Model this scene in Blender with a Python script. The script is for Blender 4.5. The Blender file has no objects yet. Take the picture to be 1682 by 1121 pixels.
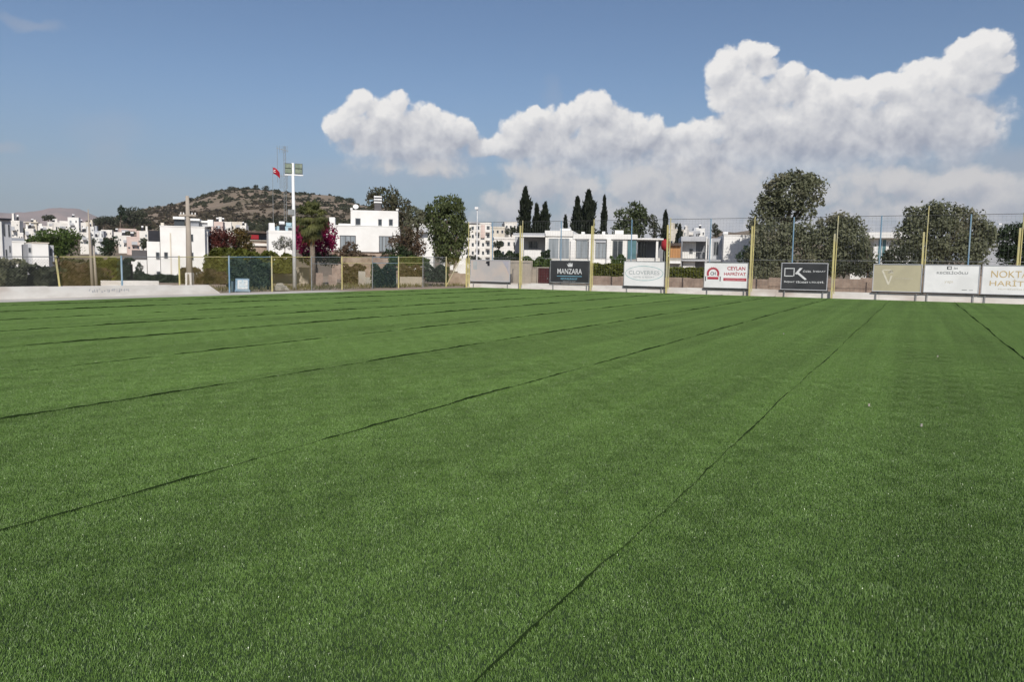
import bpy, math, random
import numpy as np
from mathutils import Matrix, Vector
random.seed(7)
S = bpy.context.scene
COL = S.collection
# ------------------------------------------------------------------ camera
FPX, HY, CH, ROLL = 1240.0, 439.3, 1.7, 0.92
pitch = math.atan((560.5 - HY) / FPX)
cam_d = bpy.data.cameras.new('camera')
cam = bpy.data.objects.new('camera', cam_d)
COL.objects.link(cam)
CM = Matrix.Rotation(math.pi / 2 - pitch, 3, 'X') @ Matrix.Rotation(math.radians(ROLL), 3, 'Z')
cam.matrix_world = Matrix.Translation((0, 0, CH)) @ CM.to_4x4()
cam_d.sensor_width = 36
cam_d.lens = 36 * FPX / 1682
cam_d.clip_end = 30000
cam_d.clip_start = 0.05
S.camera = cam
S.view_settings.view_transform = 'Standard'
S.view_settings.look = 'None'
S.view_settings.gamma = 1
S.view_settings.exposure = 0.0
S.render.film_transparent = False
try:
    S.cycles.max_bounces = 6
    S.cycles.transparent_max_bounces = 8
except Exception:
    pass

def ray(px, py):
    return CM @ Vector(((px - 841) / FPX, -(py - 560.5) / FPX, -1.0))

# ------------------------------------------------------------------ sun
SUN_AZ, SUN_EL = math.radians(171), math.radians(40)      # clockwise from +Y
sl = bpy.data.lights.new('sun', 'SUN')
sl.energy = 4.6
sl.angle = math.radians(0.5)
sl.color = (1.0, 0.94, 0.86)
sun = bpy.data.objects.new('sun', sl)
COL.objects.link(sun)
sdir = Vector((math.sin(SUN_AZ) * math.cos(SUN_EL), math.cos(SUN_AZ) * math.cos(SUN_EL), math.sin(SUN_EL)))
sun.rotation_euler = sdir.to_track_quat('Z', 'Y').to_euler()
sun.location = (20, -20, 30)

# ------------------------------------------------------------------ world: sky and clouds
W = bpy.data.worlds.new('World')
S.world = W
W.use_nodes = True
nt = W.node_tree
nt.nodes.clear()

class NB:
    """small node-building helper"""
    def __init__(s, nt): s.nt = nt
    def n(s, t, **k):
        o = s.nt.nodes.new(t)
        for a, b in k.items(): setattr(o, a, b)
        return o
    def put(s, sock, v):
        if hasattr(v, 'is_linked') or hasattr(v, 'links'): s.nt.links.new(v, sock)
        else: sock.default_value = v
    def math(s, op, a, b=None, c=None, clamp=False):
        o = s.n('ShaderNodeMath', operation=op, use_clamp=clamp)
        s.put(o.inputs[0], a)
        if b is not None: s.put(o.inputs[1], b)
        if c is not None: s.put(o.inputs[2], c)
        return o.outputs[0]
    def vmath(s, op, a, b=None, sc=None):
        o = s.n('ShaderNodeVectorMath', operation=op)
        s.put(o.inputs[0], a)
        if b is not None: s.put(o.inputs[1], b)
        if sc is not None: s.put(o.inputs['Scale'], sc)
        return o.outputs['Value'] if op in ('LENGTH', 'DOT_PRODUCT') else o.outputs[0]
    def mixc(s, f, a, b, bt='MIX'):
        o = s.n('ShaderNodeMix', data_type='RGBA', blend_type=bt)
        s.put(o.inputs[0], f); s.put(o.inputs[6], a); s.put(o.inputs[7], b)
        return o.outputs[2]
    def ramp(s, f, lo, hi, a=0.0, b=1.0, smooth=True):
        o = s.n('ShaderNodeMapRange', interpolation_type='SMOOTHSTEP' if smooth else 'LINEAR')
        s.put(o.inputs[0], f)
        for i, v in enumerate((lo, hi, a, b)): s.put(o.inputs[i + 1], v)
        return o.outputs[0]
    def noise(s, vec, scale, detail=4, rough=0.5, w=None):
        o = s.n('ShaderNodeTexNoise')
        s.put(o.inputs['Vector'], vec); s.put(o.inputs['Scale'], scale)
        s.put(o.inputs['Detail'], detail); s.put(o.inputs['Roughness'], rough)
        return o

def azel(px, py):
    d = ray(px, py)
    return math.atan2(d.x, d.y), math.atan2(d.z, math.hypot(d.x, d.y))
K = 1240.0
# cumulus puffs: cx, cy, rx, ry as seen from the pitch, turned into directions of the sky
PUFFS = [
 # left cloud
 (592,172,24,26,1),(570,206,30,34,1),(622,190,34,30,1),(655,172,18,22,1),(660,215,55,38,1),(705,205,46,34,1),(748,226,44,32,1),(788,243,34,20,1),(812,246,22,12,.9),(690,240,110,26,.8),(610,232,55,26,.9),
 # middle cloud
 (878,200,16,20,.9),(850,222,36,32,.9),(910,228,55,42,.95),(968,184,38,32,1),(935,200,30,30,1),(1000,215,62,44,1),(1050,228,50,36,1),(960,258,110,38,.9),(1095,240,40,30,.85),
 # tall cloud
 (1232,92,28,22,1),(1256,84,20,15,1),(1252,112,34,22,1),(1196,118,34,32,1),(1178,134,18,20,1),(1215,152,56,44,1),(1285,150,44,36,1),(1335,140,18,18,1),(1330,175,50,40,1),(1375,190,50,44,1),(1250,200,80,48,1),(1165,215,40,26,.9),(1130,222,30,20,.85),(1320,240,110,50,.95),(1210,262,90,42,.9),(1400,150,26,24,1),
 # right cloud
 (1625,80,26,26,1),(1643,104,18,20,1),(1590,100,38,28,1),(1560,126,40,30,1),(1512,134,40,30,1),(1465,148,38,26,1),(1426,160,32,26,1),(1600,130,42,36,1),(1560,180,55,46,1),(1500,180,55,44,1),(1590,215,32,40,.95),(1560,248,50,36,.85),(1470,200,60,40,.9),
 (690,238,125,36,1),(600,222,52,40,1),(640,205,60,40,1),(860,240,60,36,.9),(975,250,150,46,1),(1340,255,110,50,1),(1130,256,100,36,.95),(1300,238,150,58,1.05),(1500,214,110,58,1.05),(1565,205,70,62,1.05),(1420,222,80,50,1),
]
LOW = [(700,275,110,16,.5),(890,300,60,40,.8),(850,340,60,34,.75),(960,318,90,34,.8),(1050,310,80,40,.8),(1150,300,70,52,.85),(1210,320,80,44,.85),(1310,330,70,40,.8),(1400,310,50,40,.8),(1480,300,46,24,.9),(1540,310,40,22,.8),(1590,306,50,26,.9),(1650,320,60,30,.8),(1440,345,120,30,.75),(1620,350,100,30,.7),(1100,350,260,28,.7),(820,355,50,20,.6),(1250,400,520,56,.85)]
FAINT = [(45,34,42,10,.35),(8,243,26,9,.45),(180,215,60,30,.2),(180,255,30,22,.25),(1640,300,90,22,.4),(905,150,16,24,.2),(700,268,90,18,.5),(1560,290,110,30,.45),(1700,270,60,26,.6),(180,300,200,30,.22),(620,290,190,30,.3)]

def cloud_group(name, lst, kk):
    g = bpy.data.node_groups.new(name, 'ShaderNodeTree')
    g.interface.new_socket('P', in_out='INPUT', socket_type='NodeSocketVector')
    g.interface.new_socket('H', in_out='OUTPUT', socket_type='NodeSocketFloat')
    gi, go = g.nodes.new('NodeGroupInput'), g.nodes.new('NodeGroupOutput')
    b = NB(g)
    acc = None
    for cx, cy, rx, ry, amp in lst:
        a, e = azel(cx, cy)
        d = b.vmath('SUBTRACT', gi.outputs[0], (a, e, 0))
        d = b.vmath('MULTIPLY', d, (K / rx / 1.22, K / ry / 1.22, 0))
        l = b.vmath('DOT_PRODUCT', d, d)
        h = b.math('MULTIPLY_ADD', l, -amp, amp)
        acc = h if acc is None else b.math('SMOOTH_MAX', acc, h, kk)
    g.links.new(acc, go.inputs[0])
    return g
G1, G2, G3 = cloud_group('puffs', PUFFS, .07), cloud_group('bank', LOW, .16), cloud_group('wisps', FAINT, .3)
B = NB(nt)
tc = B.n('ShaderNodeTexCoord').outputs['Generated']
sx = B.n('ShaderNodeSeparateXYZ'); nt.links.new(tc, sx.inputs[0])
az = B.math('ARCTAN2', sx.outputs[0], sx.outputs[1])
hyp = B.math('SQRT', B.math('ADD', B.math('MULTIPLY', sx.outputs[0], sx.outputs[0]), B.math('MULTIPLY', sx.outputs[1], sx.outputs[1])))
el = B.math('ARCTAN2', sx.outputs[2], hyp)
cb = B.n('ShaderNodeCombineXYZ'); nt.links.new(az, cb.inputs[0]); nt.links.new(el, cb.inputs[1])
P0 = cb.outputs[0]

def height(P):
    """puff field + billows"""
    nz = B.noise(P, 18, 2, .5)
    w = B.vmath('SCALE', B.vmath('SUBTRACT', nz.outputs['Color'], (.5, .5, .5)), sc=.020)
    nz2 = B.noise(P, 75, 3, .6)
    w2 = B.vmath('SCALE', B.vmath('SUBTRACT', nz2.outputs['Color'], (.5, .5, .5)), sc=.010)
    Pw = B.vmath('ADD', B.vmath('ADD', P, w), w2)
    g = B.n('ShaderNodeGroup'); g.node_tree = G1; nt.links.new(Pw, g.inputs[0])
    vo = B.n('ShaderNodeTexVoronoi', feature='F1', voronoi_dimensions='2D')
    nt.links.new(Pw, vo.inputs['Vector'])
    vo.inputs['Scale'].default_value = 20
    vo.inputs['Detail'].default_value = 3; vo.inputs['Roughness'].default_value = .62
    bil = B.math('SUBTRACT', .62, vo.outputs['Distance'])
    h = B.math('MULTIPLY_ADD', bil, .42, g.outputs[0])
    hr = B.math('MULTIPLY_ADD', bil, .75, g.outputs[0])
    g2 = B.n('ShaderNodeGroup'); g2.node_tree = G2; nt.links.new(Pw, g2.inputs[0])
    h2 = B.math('MULTIPLY_ADD', bil, .45, g2.outputs[0])
    h2r = B.math('MULTIPLY_ADD', bil, .38, g2.outputs[0])
    return h, h2, g.outputs[0], hr, h2r
ha, la, ga, hra, lra = height(P0)
LD = (-.008, .015, 0)
hb, lb, gb, hrb, lrb = height(B.vmath('ADD', P0, LD))
# sunlit side of every billow against its shaded side
rel = B.math('SUBTRACT', hra, hrb)
lit = B.ramp(rel, -.65, .85, smooth=False)
broad = B.ramp(ga, .25, 1.1, 1, .35)                # the thick middle and the base are shaded, the rims catch the sun
fine = B.noise(P0, 60, 4, .62)
ha_e = B.math('MULTIPLY_ADD', B.math('SUBTRACT', fine.outputs[0], .5), .5, ha)
elev_shade = B.ramp(B.math('MULTIPLY_ADD', B.math('SUBTRACT', fine.outputs[0], .5), .03, el), math.radians(7.6), math.radians(12.2), 0, 1)
f = B.math('MULTIPLY_ADD', lit, .85, B.math('MULTIPLY_ADD', elev_shade, .30, B.math('MULTIPLY_ADD', broad, .22, -.16)), clamp=True)
cl_col = B.mixc(f, (.37, .395, .47, 1), (.88, .865, .85, 1))
relg = B.math('SUBTRACT', ga, gb)
cl_a = B.ramp(ha_e, .03, B.ramp(relg, -.5, .15, 1.1, .36))
cl_a = B.math('MULTIPLY', cl_a, B.ramp(el, math.radians(5.5), math.radians(9.0), .35, 1))
low_a = B.math('MULTIPLY', B.ramp(la, -.08, .55), .90)
low_a = B.math('MULTIPLY', low_a, B.ramp(az, .56, .66, 1, .35))
lrel = B.ramp(B.math('SUBTRACT', lra, lrb), -.5, .5)
low_col = B.mixc(lrel, (.43, .445, .50, 1), (.68, .66, .65, 1))
g3 = B.n('ShaderNodeGroup'); g3.node_tree = G3
nz3 = B.noise(P0, 14, 5, .6)
nt.links.new(B.vmath('ADD', P0, B.vmath('SCALE', B.vmath('SUBTRACT', nz3.outputs['Color'], (.5, .5, .5)), sc=.05)), g3.inputs[0])
wisp_a = B.math('MULTIPLY', B.ramp(g3.outputs[0], 0, .5), .45)

sky = B.n('ShaderNodeTexSky', sky_type='NISHITA')
sky.sun_disc = False
sky.sun_elevation = SUN_EL
sky.sun_rotation = SUN_AZ
sky.altitude = 10
sky.air_density = 1.0
sky.dust_density = .6
sky.ozone_density = 1.5
SKY = .082
skyc = B.vmath('MULTIPLY', B.vmath('SCALE', sky.outputs[0], sc=SKY), (.91, .97, 1.07))
hzf = B.math('MULTIPLY', B.ramp(el, -.02, .24, 1, 0), .75)
skyc = B.mixc(hzf, skyc, (.20, .235, .30, 1))
c = B.mixc(wisp_a, skyc, (.42, .44, .50, 1))
c = B.mixc(low_a, c, low_col)
c = B.mixc(cl_a, c, cl_col)
bg = B.n('ShaderNodeBackground'); nt.links.new(c, bg.inputs[0])
bg0 = B.n('ShaderNodeBackground'); nt.links.new(skyc, bg0.inputs[0])
# the clouds only stand in one quarter of the sky; elsewhere it is clear
inside = B.math('MULTIPLY', B.math('LESS_THAN', B.math('ABSOLUTE', az), .86), B.math('MULTIPLY', B.math('GREATER_THAN', el, -.01), B.math('LESS_THAN', el, .42)))
mxs = B.n('ShaderNodeMixShader'); nt.links.new(inside, mxs.inputs[0]); nt.links.new(bg0.outputs[0], mxs.inputs[1]); nt.links.new(bg.outputs[0], mxs.inputs[2])
out = B.n('ShaderNodeOutputWorld')
nt.links.new(mxs.outputs[0], out.inputs[0])
W.cycles.sampling_method = 'MANUAL'
W.cycles.sample_map_resolution = 512

# ------------------------------------------------------------------ materials
def mat(name, c1, c2=None, scale=2.0, rough=.8, bump=0.0, bscale=None, metal=0.0, spec=.3, detail=5, contrast=.35, stretch=None, transl=0.0, var=0.0, c3=None):
    m = bpy.data.materials.new(name)
    m.use_nodes = True
    t = m.node_tree
    b = NB(t)
    p = t.nodes['Principled BSDF']
    p.inputs['Roughness'].default_value = rough
    p.inputs['Metallic'].default_value = metal
    p.inputs['Specular IOR Level'].default_value = spec
    c1 = tuple(c1) + (1,)
    if c2 is None: c2 = tuple(x * .8 for x in c1[:3])
    c2 = tuple(c2) + (1,)
    geo = b.n('ShaderNodeNewGeometry').outputs['Position']
    vec = geo
    if stretch: vec = b.vmath('MULTIPLY', geo, stretch)
    nz = b.noise(vec, scale, detail, .6)
    col = b.mixc(b.ramp(nz.outputs[0], .5 - contrast / 2, .5 + contrast / 2), c1, c2)
    if c3 is not None:
        n3 = b.noise(vec, scale * .23, 3, .6)
        col = b.mixc(b.ramp(n3.outputs[0], .5, .66), col, tuple(c3) + (1,))
    if var:
        at = b.n('ShaderNodeAttribute', attribute_name='var').outputs['Fac']
        col = b.mixc(1.0, col, b.mixc(at, (1 - var,) * 3 + (1,), (1 + var,) * 3 + (1,)), 'MULTIPLY')
    t.links.new(col, p.inputs['Base Color'])
    if bump:
        bn = b.n('ShaderNodeBump'); bn.inputs['Strength'].default_value = bump
        n2 = b.noise(vec, bscale or scale * 6, 5, .6)
        t.links.new(n2.outputs[0], bn.inputs['Height']); t.links.new(bn.outputs[0], p.inputs['Normal'])
    if transl:
        tr = b.n('ShaderNodeBsdfTranslucent'); t.links.new(col, tr.inputs[0])
        mx = b.n('ShaderNodeMixShader'); mx.inputs[0].default_value = transl
        t.links.new(p.outputs[0], mx.inputs[1]); t.links.new(tr.outputs[0], mx.inputs[2])
        t.links.new(mx.outputs[0], t.nodes['Material Output'].inputs['Surface'])
    return m

def leafmat(name, c1, c2, c3=None, scale=1.2):
    return mat(name, c1, c2, scale=scale, rough=.6, spec=.25, transl=.42, var=.09, c3=c3, contrast=.3)

M = {}
M['white'] = mat('white_plaster', (.78, .775, .75), (.70, .69, .66), .6, .85, .12, 14)
M['white2'] = mat('warm_white_plaster', (.76, .735, .69), (.66, .63, .58), .5, .85, .12, 14)
M['cream'] = mat('cream_plaster', (.66, .61, .52), (.56, .51, .43), .5, .85, .12, 14)
M['pink'] = mat('pink_plaster', (.62, .50, .45), (.55, .43, .38), .5, .85)
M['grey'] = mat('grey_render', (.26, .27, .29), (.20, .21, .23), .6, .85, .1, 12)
M['lgrey'] = mat('light_grey_and_shade', (.46, .47, .49), (.38, .39, .41), .6, .85, .1, 12)  # grey render, and the painted shade on some white walls
M['dark'] = mat('dark_panel', (.02, .021, .026), (.03, .03, .036), 1.5, .4)
M['glass'] = mat('window_glass', (.035, .042, .05), (.05, .058, .066), .8, .08, spec=.6)
M['glass_b'] = mat('pale_curtained_glass', (.30, .33, .35), (.20, .225, .245), 1.2, .15, spec=.6, stretch=(3, 3, .2))
M['teal'] = mat('teal_glass', (.10, .20, .22), (.07, .14, .16), 1, .1, spec=.6)
M['frame'] = mat('window_frame', (.32, .33, .34), None, 4, .5)
M['wood'] = mat('dark_wood', (.075, .07, .075), (.11, .105, .105), 3, .7, .3, 20, stretch=(.3, .3, 6))
M['owood'] = mat('orange_wood', (.46, .24, .10), (.34, .17, .07), 2, .7, .2, 20, stretch=(5, 5, .3))
M['red'] = mat('red_cloth', (.26, .02, .028), (.30, .015, .02), 1.5, .8)
M['flagred'] = mat('flag_red', (.55, .02, .035), (.42, .015, .03), 1.5, .8, transl=.3)
M['gate'] = mat('dark_red_paint', (.085, .028, .028), (.06, .02, .02), 2, .5)
M['yellow'] = mat('yellow_paint', (.56, .50, .22), (.48, .42, .19), 3, .5, c3=(.45, .42, .28))
M['blue'] = mat('blue_paint', (.15, .26, .37), (.19, .31, .41), 3, .5, c3=(.27, .36, .42))
M['bluemesh'] = mat('blue_green_wire', (.11, .17, .20), (.10, .15, .16), 3, .5)
M['yellowmesh'] = mat('yellow_wire', (.34, .29, .08), (.25, .22, .07), 3, .5)
M['greymesh'] = mat('galvanised_wire', (.22, .23, .22), (.15, .16, .15), 3, .5, metal=.2)
M['galv'] = mat('galvanised_steel', (.32, .33, .33), (.22, .23, .23), 3, .45, metal=.3)
M['steel'] = mat('dark_steel', (.09, .09, .088), (.06, .06, .06), 3, .5)
M['paintwhite'] = mat('white_paint', (.78, .78, .78), (.66, .66, .65), 2, .45)
M['conc'] = mat('concrete', (.40, .375, .33), (.30, .285, .25), 1.5, .9, .25, 20, c3=(.34, .30, .26))
M['poleconc'] = mat('concrete_pole', (.40, .35, .29), (.31, .27, .225), 2, .9, .2, 20, stretch=(1, 1, .3))
M['kerb'] = mat('whitewashed_wall', (.70, .68, .64), (.60, .57, .53), .9, .9, .25, 9, c3=(.50, .44, .39), stretch=(1, 1, 2.5))
M['stone'] = mat('brown_stone', (.37, .285, .225), (.22, .165, .13), 2.2, .95, .8, 5, c3=(.36, .29, .235), contrast=.5)
M['beige'] = mat('beige_render', (.45, .395, .325), (.36, .32, .265), 1.1, .9, .2, 9)
M['dirt'] = mat('dirt', (.33, .26, .20), (.24, .19, .145), .35, .95, .5, 3, c3=(.20, .17, .11))
M['trunk'] = mat('bark', (.16, .125, .10), (.09, .07, .055), 3, .95, .8, 12, stretch=(1, 1, .3))
M['boardgrey'] = mat('weathered_grey_board', (.50, .45, .41), (.43, .41, .40), .9, .7, .1, 6, c3=(.55, .44, .37))
M['boardblack'] = mat('black_banner', (.034, .036, .037), (.052, .053, .055), .8, .45, .5, 1.6)
M['boardwhite'] = mat('white_banner', (.82, .82, .80), (.72, .72, .70), .9, .45, .5, 1.4)
M['boardolive'] = mat('olive_banner', (.47, .43, .29), (.41, .375, .26), .9, .5, .5, 1.5)
M['inkred'] = mat('red_ink', (.46, .05, .07), None, 5, .5)
M['inkblack'] = mat('black_ink', (.03, .03, .035), None, 5, .5)
M['inkgrey'] = mat('grey_ink', (.30, .31, .31), None, 5, .5)
M['inkteal'] = mat('teal_ink', (.16, .42, .42), (.42, .52, .50), 3, .5)
M['inkpale'] = mat('pale_ink', (.40, .44, .44), None, 5, .5)
M['inkblue'] = mat('light_blue_ink', (.20, .45, .58), None, 5, .5)
M['inkwhite'] = mat('white_ink', (.72, .73, .72), None, 5, .5)
M['inkcream'] = mat('cream_ink', (.66, .62, .50), None, 5, .5)
M['inkgold'] = mat('gold_ink', (.52, .38, .17), (.58, .44, .24), 3, .5)
M['bark_white'] = M['paintwhite']
M['lampglass'] = mat('floodlight_glass', (.16, .20, .15), (.24, .27, .20), 6, .15, spec=.6)
M['silver'] = mat('silver_tank', (.55, .56, .57), None, 3, .35, metal=.4)
M['roofgrey'] = mat('weathered_roof', (.19, .165, .15), (.13, .115, .11), .8, .9)
M['awning'] = mat('brown_roof', (.11, .085, .07), (.08, .06, .05), 1, .9)
M['bluepale'] = mat('pale_blue_paint', (.40, .55, .62), (.33, .47, .54), 1, .7)
# foliage
L = {}
L['olive'] = leafmat('olive_leaves', (.205, .215, .130), (.120, .130, .076), (.235, .225, .150))
L['olive_dark'] = leafmat('dark_olive_leaves', (0.098, 0.109, 0.067), (0.056, 0.064, 0.039))
L['dark'] = leafmat('dark_leaves', (0.046, 0.072, 0.029), (0.029, 0.046, 0.021))
L['cypress'] = leafmat('cypress_leaves', (0.035, 0.045, 0.025), (0.022, 0.030, 0.018))
L['green'] = leafmat('green_leaves', (0.106, 0.156, 0.037), (0.062, 0.100, 0.027))
L['hedge'] = leafmat('hedge_leaves', (0.162, 0.176, 0.034), (0.101, 0.115, 0.024))
L['euca'] = leafmat('eucalyptus_leaves', (0.133, 0.119, 0.070), (0.077, 0.077, 0.045), (0.105, 0.112, 0.056))
L['willow'] = leafmat('pepper_tree_leaves', (0.128, 0.155, 0.054), (0.068, 0.088, 0.035))
L['redbrown'] = leafmat('red_brown_leaves', (0.143, 0.039, 0.031), (0.083, 0.029, 0.022), (0.099, 0.055, 0.033))
L['autumn'] = leafmat('autumn_leaves', (0.150, 0.096, 0.030), (0.090, 0.078, 0.026), (0.072, 0.090, 0.030))
L['magenta'] = leafmat('bougainvillea_flowers', (.36, .016, .11), (.22, .012, .065), (.06, .045, .025), 1.6)
L['palm'] = leafmat('palm_leaves', (0.158, 0.165, 0.053), (0.090, 0.105, 0.038))
L['palmdead'] = leafmat('dead_palm_fronds', (.40, .21, .075), (.28, .14, .05))
L['pine'] = leafmat('pine_leaves', (0.111, 0.137, 0.058), (0.065, 0.085, 0.039))
L['brush'] = leafmat('brown_brush', (0.176, 0.116, 0.077), (0.110, 0.083, 0.050), (0.088, 0.083, 0.039))
L['scrub'] = leafmat('hill_scrub', (0.069, 0.076, 0.037), (0.046, 0.048, 0.025), (0.115, 0.086, 0.057), .02)
L['oleander'] = leafmat('oleander_leaves', (0.066, 0.102, 0.054), (0.042, 0.062, 0.036))

# ------------------------------------------------------------------ mesh builder
class MB:
    def __init__(s): s.v = []; s.f = []
    def box(s, x0, x1, y0, y1, z0, z1):
        i = len(s.v)
        s.v += [(x0,y0,z0),(x1,y0,z0),(x1,y1,z0),(x0,y1,z0),(x0,y0,z1),(x1,y0,z1),(x1,y1,z1),(x0,y1,z1)]
        s.f += [(i,i+3,i+2,i+1),(i+4,i+5,i+6,i+7),(i,i+1,i+5,i+4),(i+1,i+2,i+6,i+5),(i+2,i+3,i+7,i+6),(i+3,i,i+4,i+7)]
        return s
    def hexa(s, pts):
        i = len(s.v); s.v += [tuple(p) for p in pts]
        s.f += [(i,i+3,i+2,i+1),(i+4,i+5,i+6,i+7),(i,i+1,i+5,i+4),(i+1,i+2,i+6,i+5),(i+2,i+3,i+7,i+6),(i+3,i,i+4,i+7)]
        return s
    def tube(s, pts, rs, n=8, cap=True):
        pts = [Vector(p) for p in pts]
        if not hasattr(rs, '__len__'): rs = [rs] * len(pts)
        b = len(s.v)
        for k, p in enumerate(pts):
            d = (pts[min(k + 1, len(pts) - 1)] - pts[max(k - 1, 0)]).normalized()
            a = d.orthogonal().normalized() if abs(d.z) < .95 else Vector((1, 0, 0))
            a = (a - d * a.dot(d)).normalized(); c = d.cross(a)
            for j in range(n):
                t = 2 * math.pi * j / n
                s.v.append(tuple(p + (a * math.cos(t) + c * math.sin(t)) * rs[k]))
        for k in range(len(pts) - 1):
            for j in range(n):
                q, r = b + k * n + j, b + k * n + (j + 1) % n
                s.f.append((q, r, r + n, q + n))
        if cap:
            s.f.append(tuple(b + j for j in range(n))[::-1])
            s.f.append(tuple(b + (len(pts) - 1) * n + j for j in range(n)))
        return s
    def prism(s, outline, y0, y1):
        """outline in x,z extruded along y"""
        i = len(s.v); n = len(outline)
        s.v += [(x, y0, z) for x, z in outline] + [(x, y1, z) for x, z in outline]
        s.f.append(tuple(range(i, i + n))); s.f.append(tuple(range(i + n, i + 2 * n))[::-1])
        for k in range(n):
            q = (k + 1) % n
            s.f.append((i + k, i + n + k, i + n + q, i + q))
        return s
    def ring(s, cx, cz, rx, rz, w, y0, y1, n=40, a0=0, a1=2 * math.pi):
        i = len(s.v)
        full = abs(a1 - a0 - 2 * math.pi) < 1e-6
        m = n if full else n + 1
        for k in range(m):
            t = a0 + (a1 - a0) * k / n
            for rr in (0, -w):
                for y in (y0, y1):
                    s.v.append((cx + (rx + rr) * math.cos(t), y, cz + (rz + rr) * math.sin(t)))
        for k in range(n):
            a = i + 4 * k; b = i + 4 * ((k + 1) % m)
            s.f += [(a, b, b + 2, a + 2), (a + 1, a + 3, b + 3, b + 1), (a, a + 1, b + 1, b), (a + 2, b + 2, b + 3, a + 3)]
        return s
    def build(s, name, m, parent=None, smooth=False):
        me = bpy.data.meshes.new(name)
        me.from_pydata(s.v, [], s.f)
        me.update()
        me.materials.append(m)
        if smooth: me.shade_smooth()
        o = bpy.data.objects.new(name, me)
        COL.objects.link(o)
        if parent is not None: o.parent = parent
        return o

def np_mesh(name, V, F, m, parent=None, var=None, smooth=False):
    me = bpy.data.meshes.new(name)
    V = np.asarray(V, dtype=np.float32); F = np.asarray(F, dtype=np.int32)
    k = F.shape[1]
    me.vertices.add(len(V)); me.vertices.foreach_set('co', V.ravel())
    me.loops.add(F.size); me.loops.foreach_set('vertex_index', F.ravel())
    me.polygons.add(len(F)); me.polygons.foreach_set('loop_start', np.arange(len(F), dtype=np.int32) * k)
    me.update(calc_edges=True)
    if var is not None:
        a = me.attributes.new('var', 'FLOAT', 'FACE'); a.data.foreach_set('value', np.asarray(var, dtype=np.float32))
    if m: me.materials.append(m)
    if smooth: me.shade_smooth()
    o = bpy.data.objects.new(name, me)
    COL.objects.link(o)
    if parent is not None: o.parent = parent
    return o

def tag(o, label=None, cat=None, group=None, kind=None):
    if label: o['label'] = label
    if cat: o['category'] = cat
    if group: o['group'] = group
    if kind: o['kind'] = kind
    return o
def thing(name, label, cat, loc=(0, 0, 0), rz=0.0, group=None):
    o = bpy.data.objects.new(name, None)
    o.empty_display_size = .2
    COL.objects.link(o)
    o.location = loc; o.rotation_euler = (0, 0, rz)
    return tag(o, label, cat, group)

# ------------------------------------------------------------------ pitch frame: local x = across the rolls (v), local y = along them (u)
AZF = math.radians(28.17)
RZF = -AZF
EU = Vector((math.sin(AZF), math.cos(AZF), 0)); EV = Vector((math.cos(AZF), -math.sin(AZF), 0))
def fw(v, u, z=0.0): return EV * v + EU * u + Vector((0, 0, z))
def at_u(px, py, u):
    """pixel on the plane u=const -> v, z"""
    d = ray(px, py); t = u / d.dot(EU)
    return d.dot(EV) * t, CH + d.z * t
def at_v(px, py, v):
    d = ray(px, py); t = v / d.dot(EV)
    return d.dot(EU) * t, CH + d.z * t
def at_g(px, py):
    d = ray(px, py); return d * (-CH / d.z) + Vector((0, 0, CH))
def at_d(px, py, D):
    d = ray(px, py); return d * (D / d.y) + Vector((0, 0, CH))
UE, VE = 53.2, -31.5      # far end and left side of the turf
LANE = 3.47
SEAM0 = 1.97
SEAMS = [SEAM0 - LANE * k for k in range(-8, 10)]

# ------------------------------------------------------------------ terrain
PXK = [-2500, -600, 0, 100, 150, 200, 250, 300, 340, 380, 420, 460, 500, 550, 590, 650, 700, 760, 850, 1000, 1140, 1175, 1240, 1420, 1700, 3000]
E3  = [30, 30, 45, 50, 66, 72, 87, 99, 109, 115, 117, 116, 112, 107, 101, 89, 70, 38, 25, 20, 34, 62, 66, 20, 16, 10]
E2  = [20, 25, 40, 46, 46, 46, 50, 52, 52, 52, 50, 46, 42, 38, 34, 30, 30, 32, 26, 12, 20, 18, 14, 10, 8, 5]
E1  = [2, 4, 8, 12, 14, 14, 12, 10, 10, 12, 14, 12, 8, 4, 2, 2, 4, 8, 4, 0, 0, 0, 0, 0, 0, 0]
def terr(x, y):
    x = np.asarray(x, float); y = np.asarray(y, float)
    D = np.maximum(y, 1.0)
    px = np.clip(841 + 1240 * x / D, -2500, 3000)
    h1 = 200 * np.interp(px, PXK, E1) / 1240 + 1.2
    h2 = 420 * np.interp(px, PXK, E2) / 1240 + 1.7
    h3 = 900 * np.interp(px, PXK, E3) / 1240 + 1.7
    def ss(a, b, t):
        t = np.clip((t - a) / (b - a), 0, 1); return t * t * (3 - 2 * t)
    h = h1 * ss(105, 200, D) + (h2 - h1) * ss(200, 420, D) + (h3 - h2) * np.clip((D - 420) / 480, 0, 1) ** 1.15
    h = h * (1 - ss(950, 1700, D))
    amp = ss(450, 800, D) * (1 - ss(1000, 1500, D))
    h = h + amp * (3.0 * np.sin(x * .021 + 1.3) * np.sin(y * .017) + 1.6 * np.sin(x * .057 + y * .03) + 1.0 * np.sin(x * .11 - y * .07))
    return h
def gz(x, y): return float(terr(x, y))
def nonuni(lo, hi, n, c, k):
    t = np.linspace(math.asinh((lo - c) / k), math.asinh((hi - c) / k), n)
    return c + k * np.sinh(t)
gx = nonuni(-9000, 9000, 330, 0, 180)
gy = np.concatenate([nonuni(-600, 60, 20, 60, 60)[:-1], np.linspace(60, 1000, 170)[:-1], np.geomspace(1000, 12000, 50)])
X, Y = np.meshgrid(gx, gy)
Z = terr(X, Y) - .06
V = np.stack([X.ravel(), Y.ravel(), Z.ravel()], 1)
nx, ny = len(gx), len(gy)
ii = (np.arange(ny - 1)[:, None] * nx + np.arange(nx - 1)[None, :]).ravel()
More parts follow.
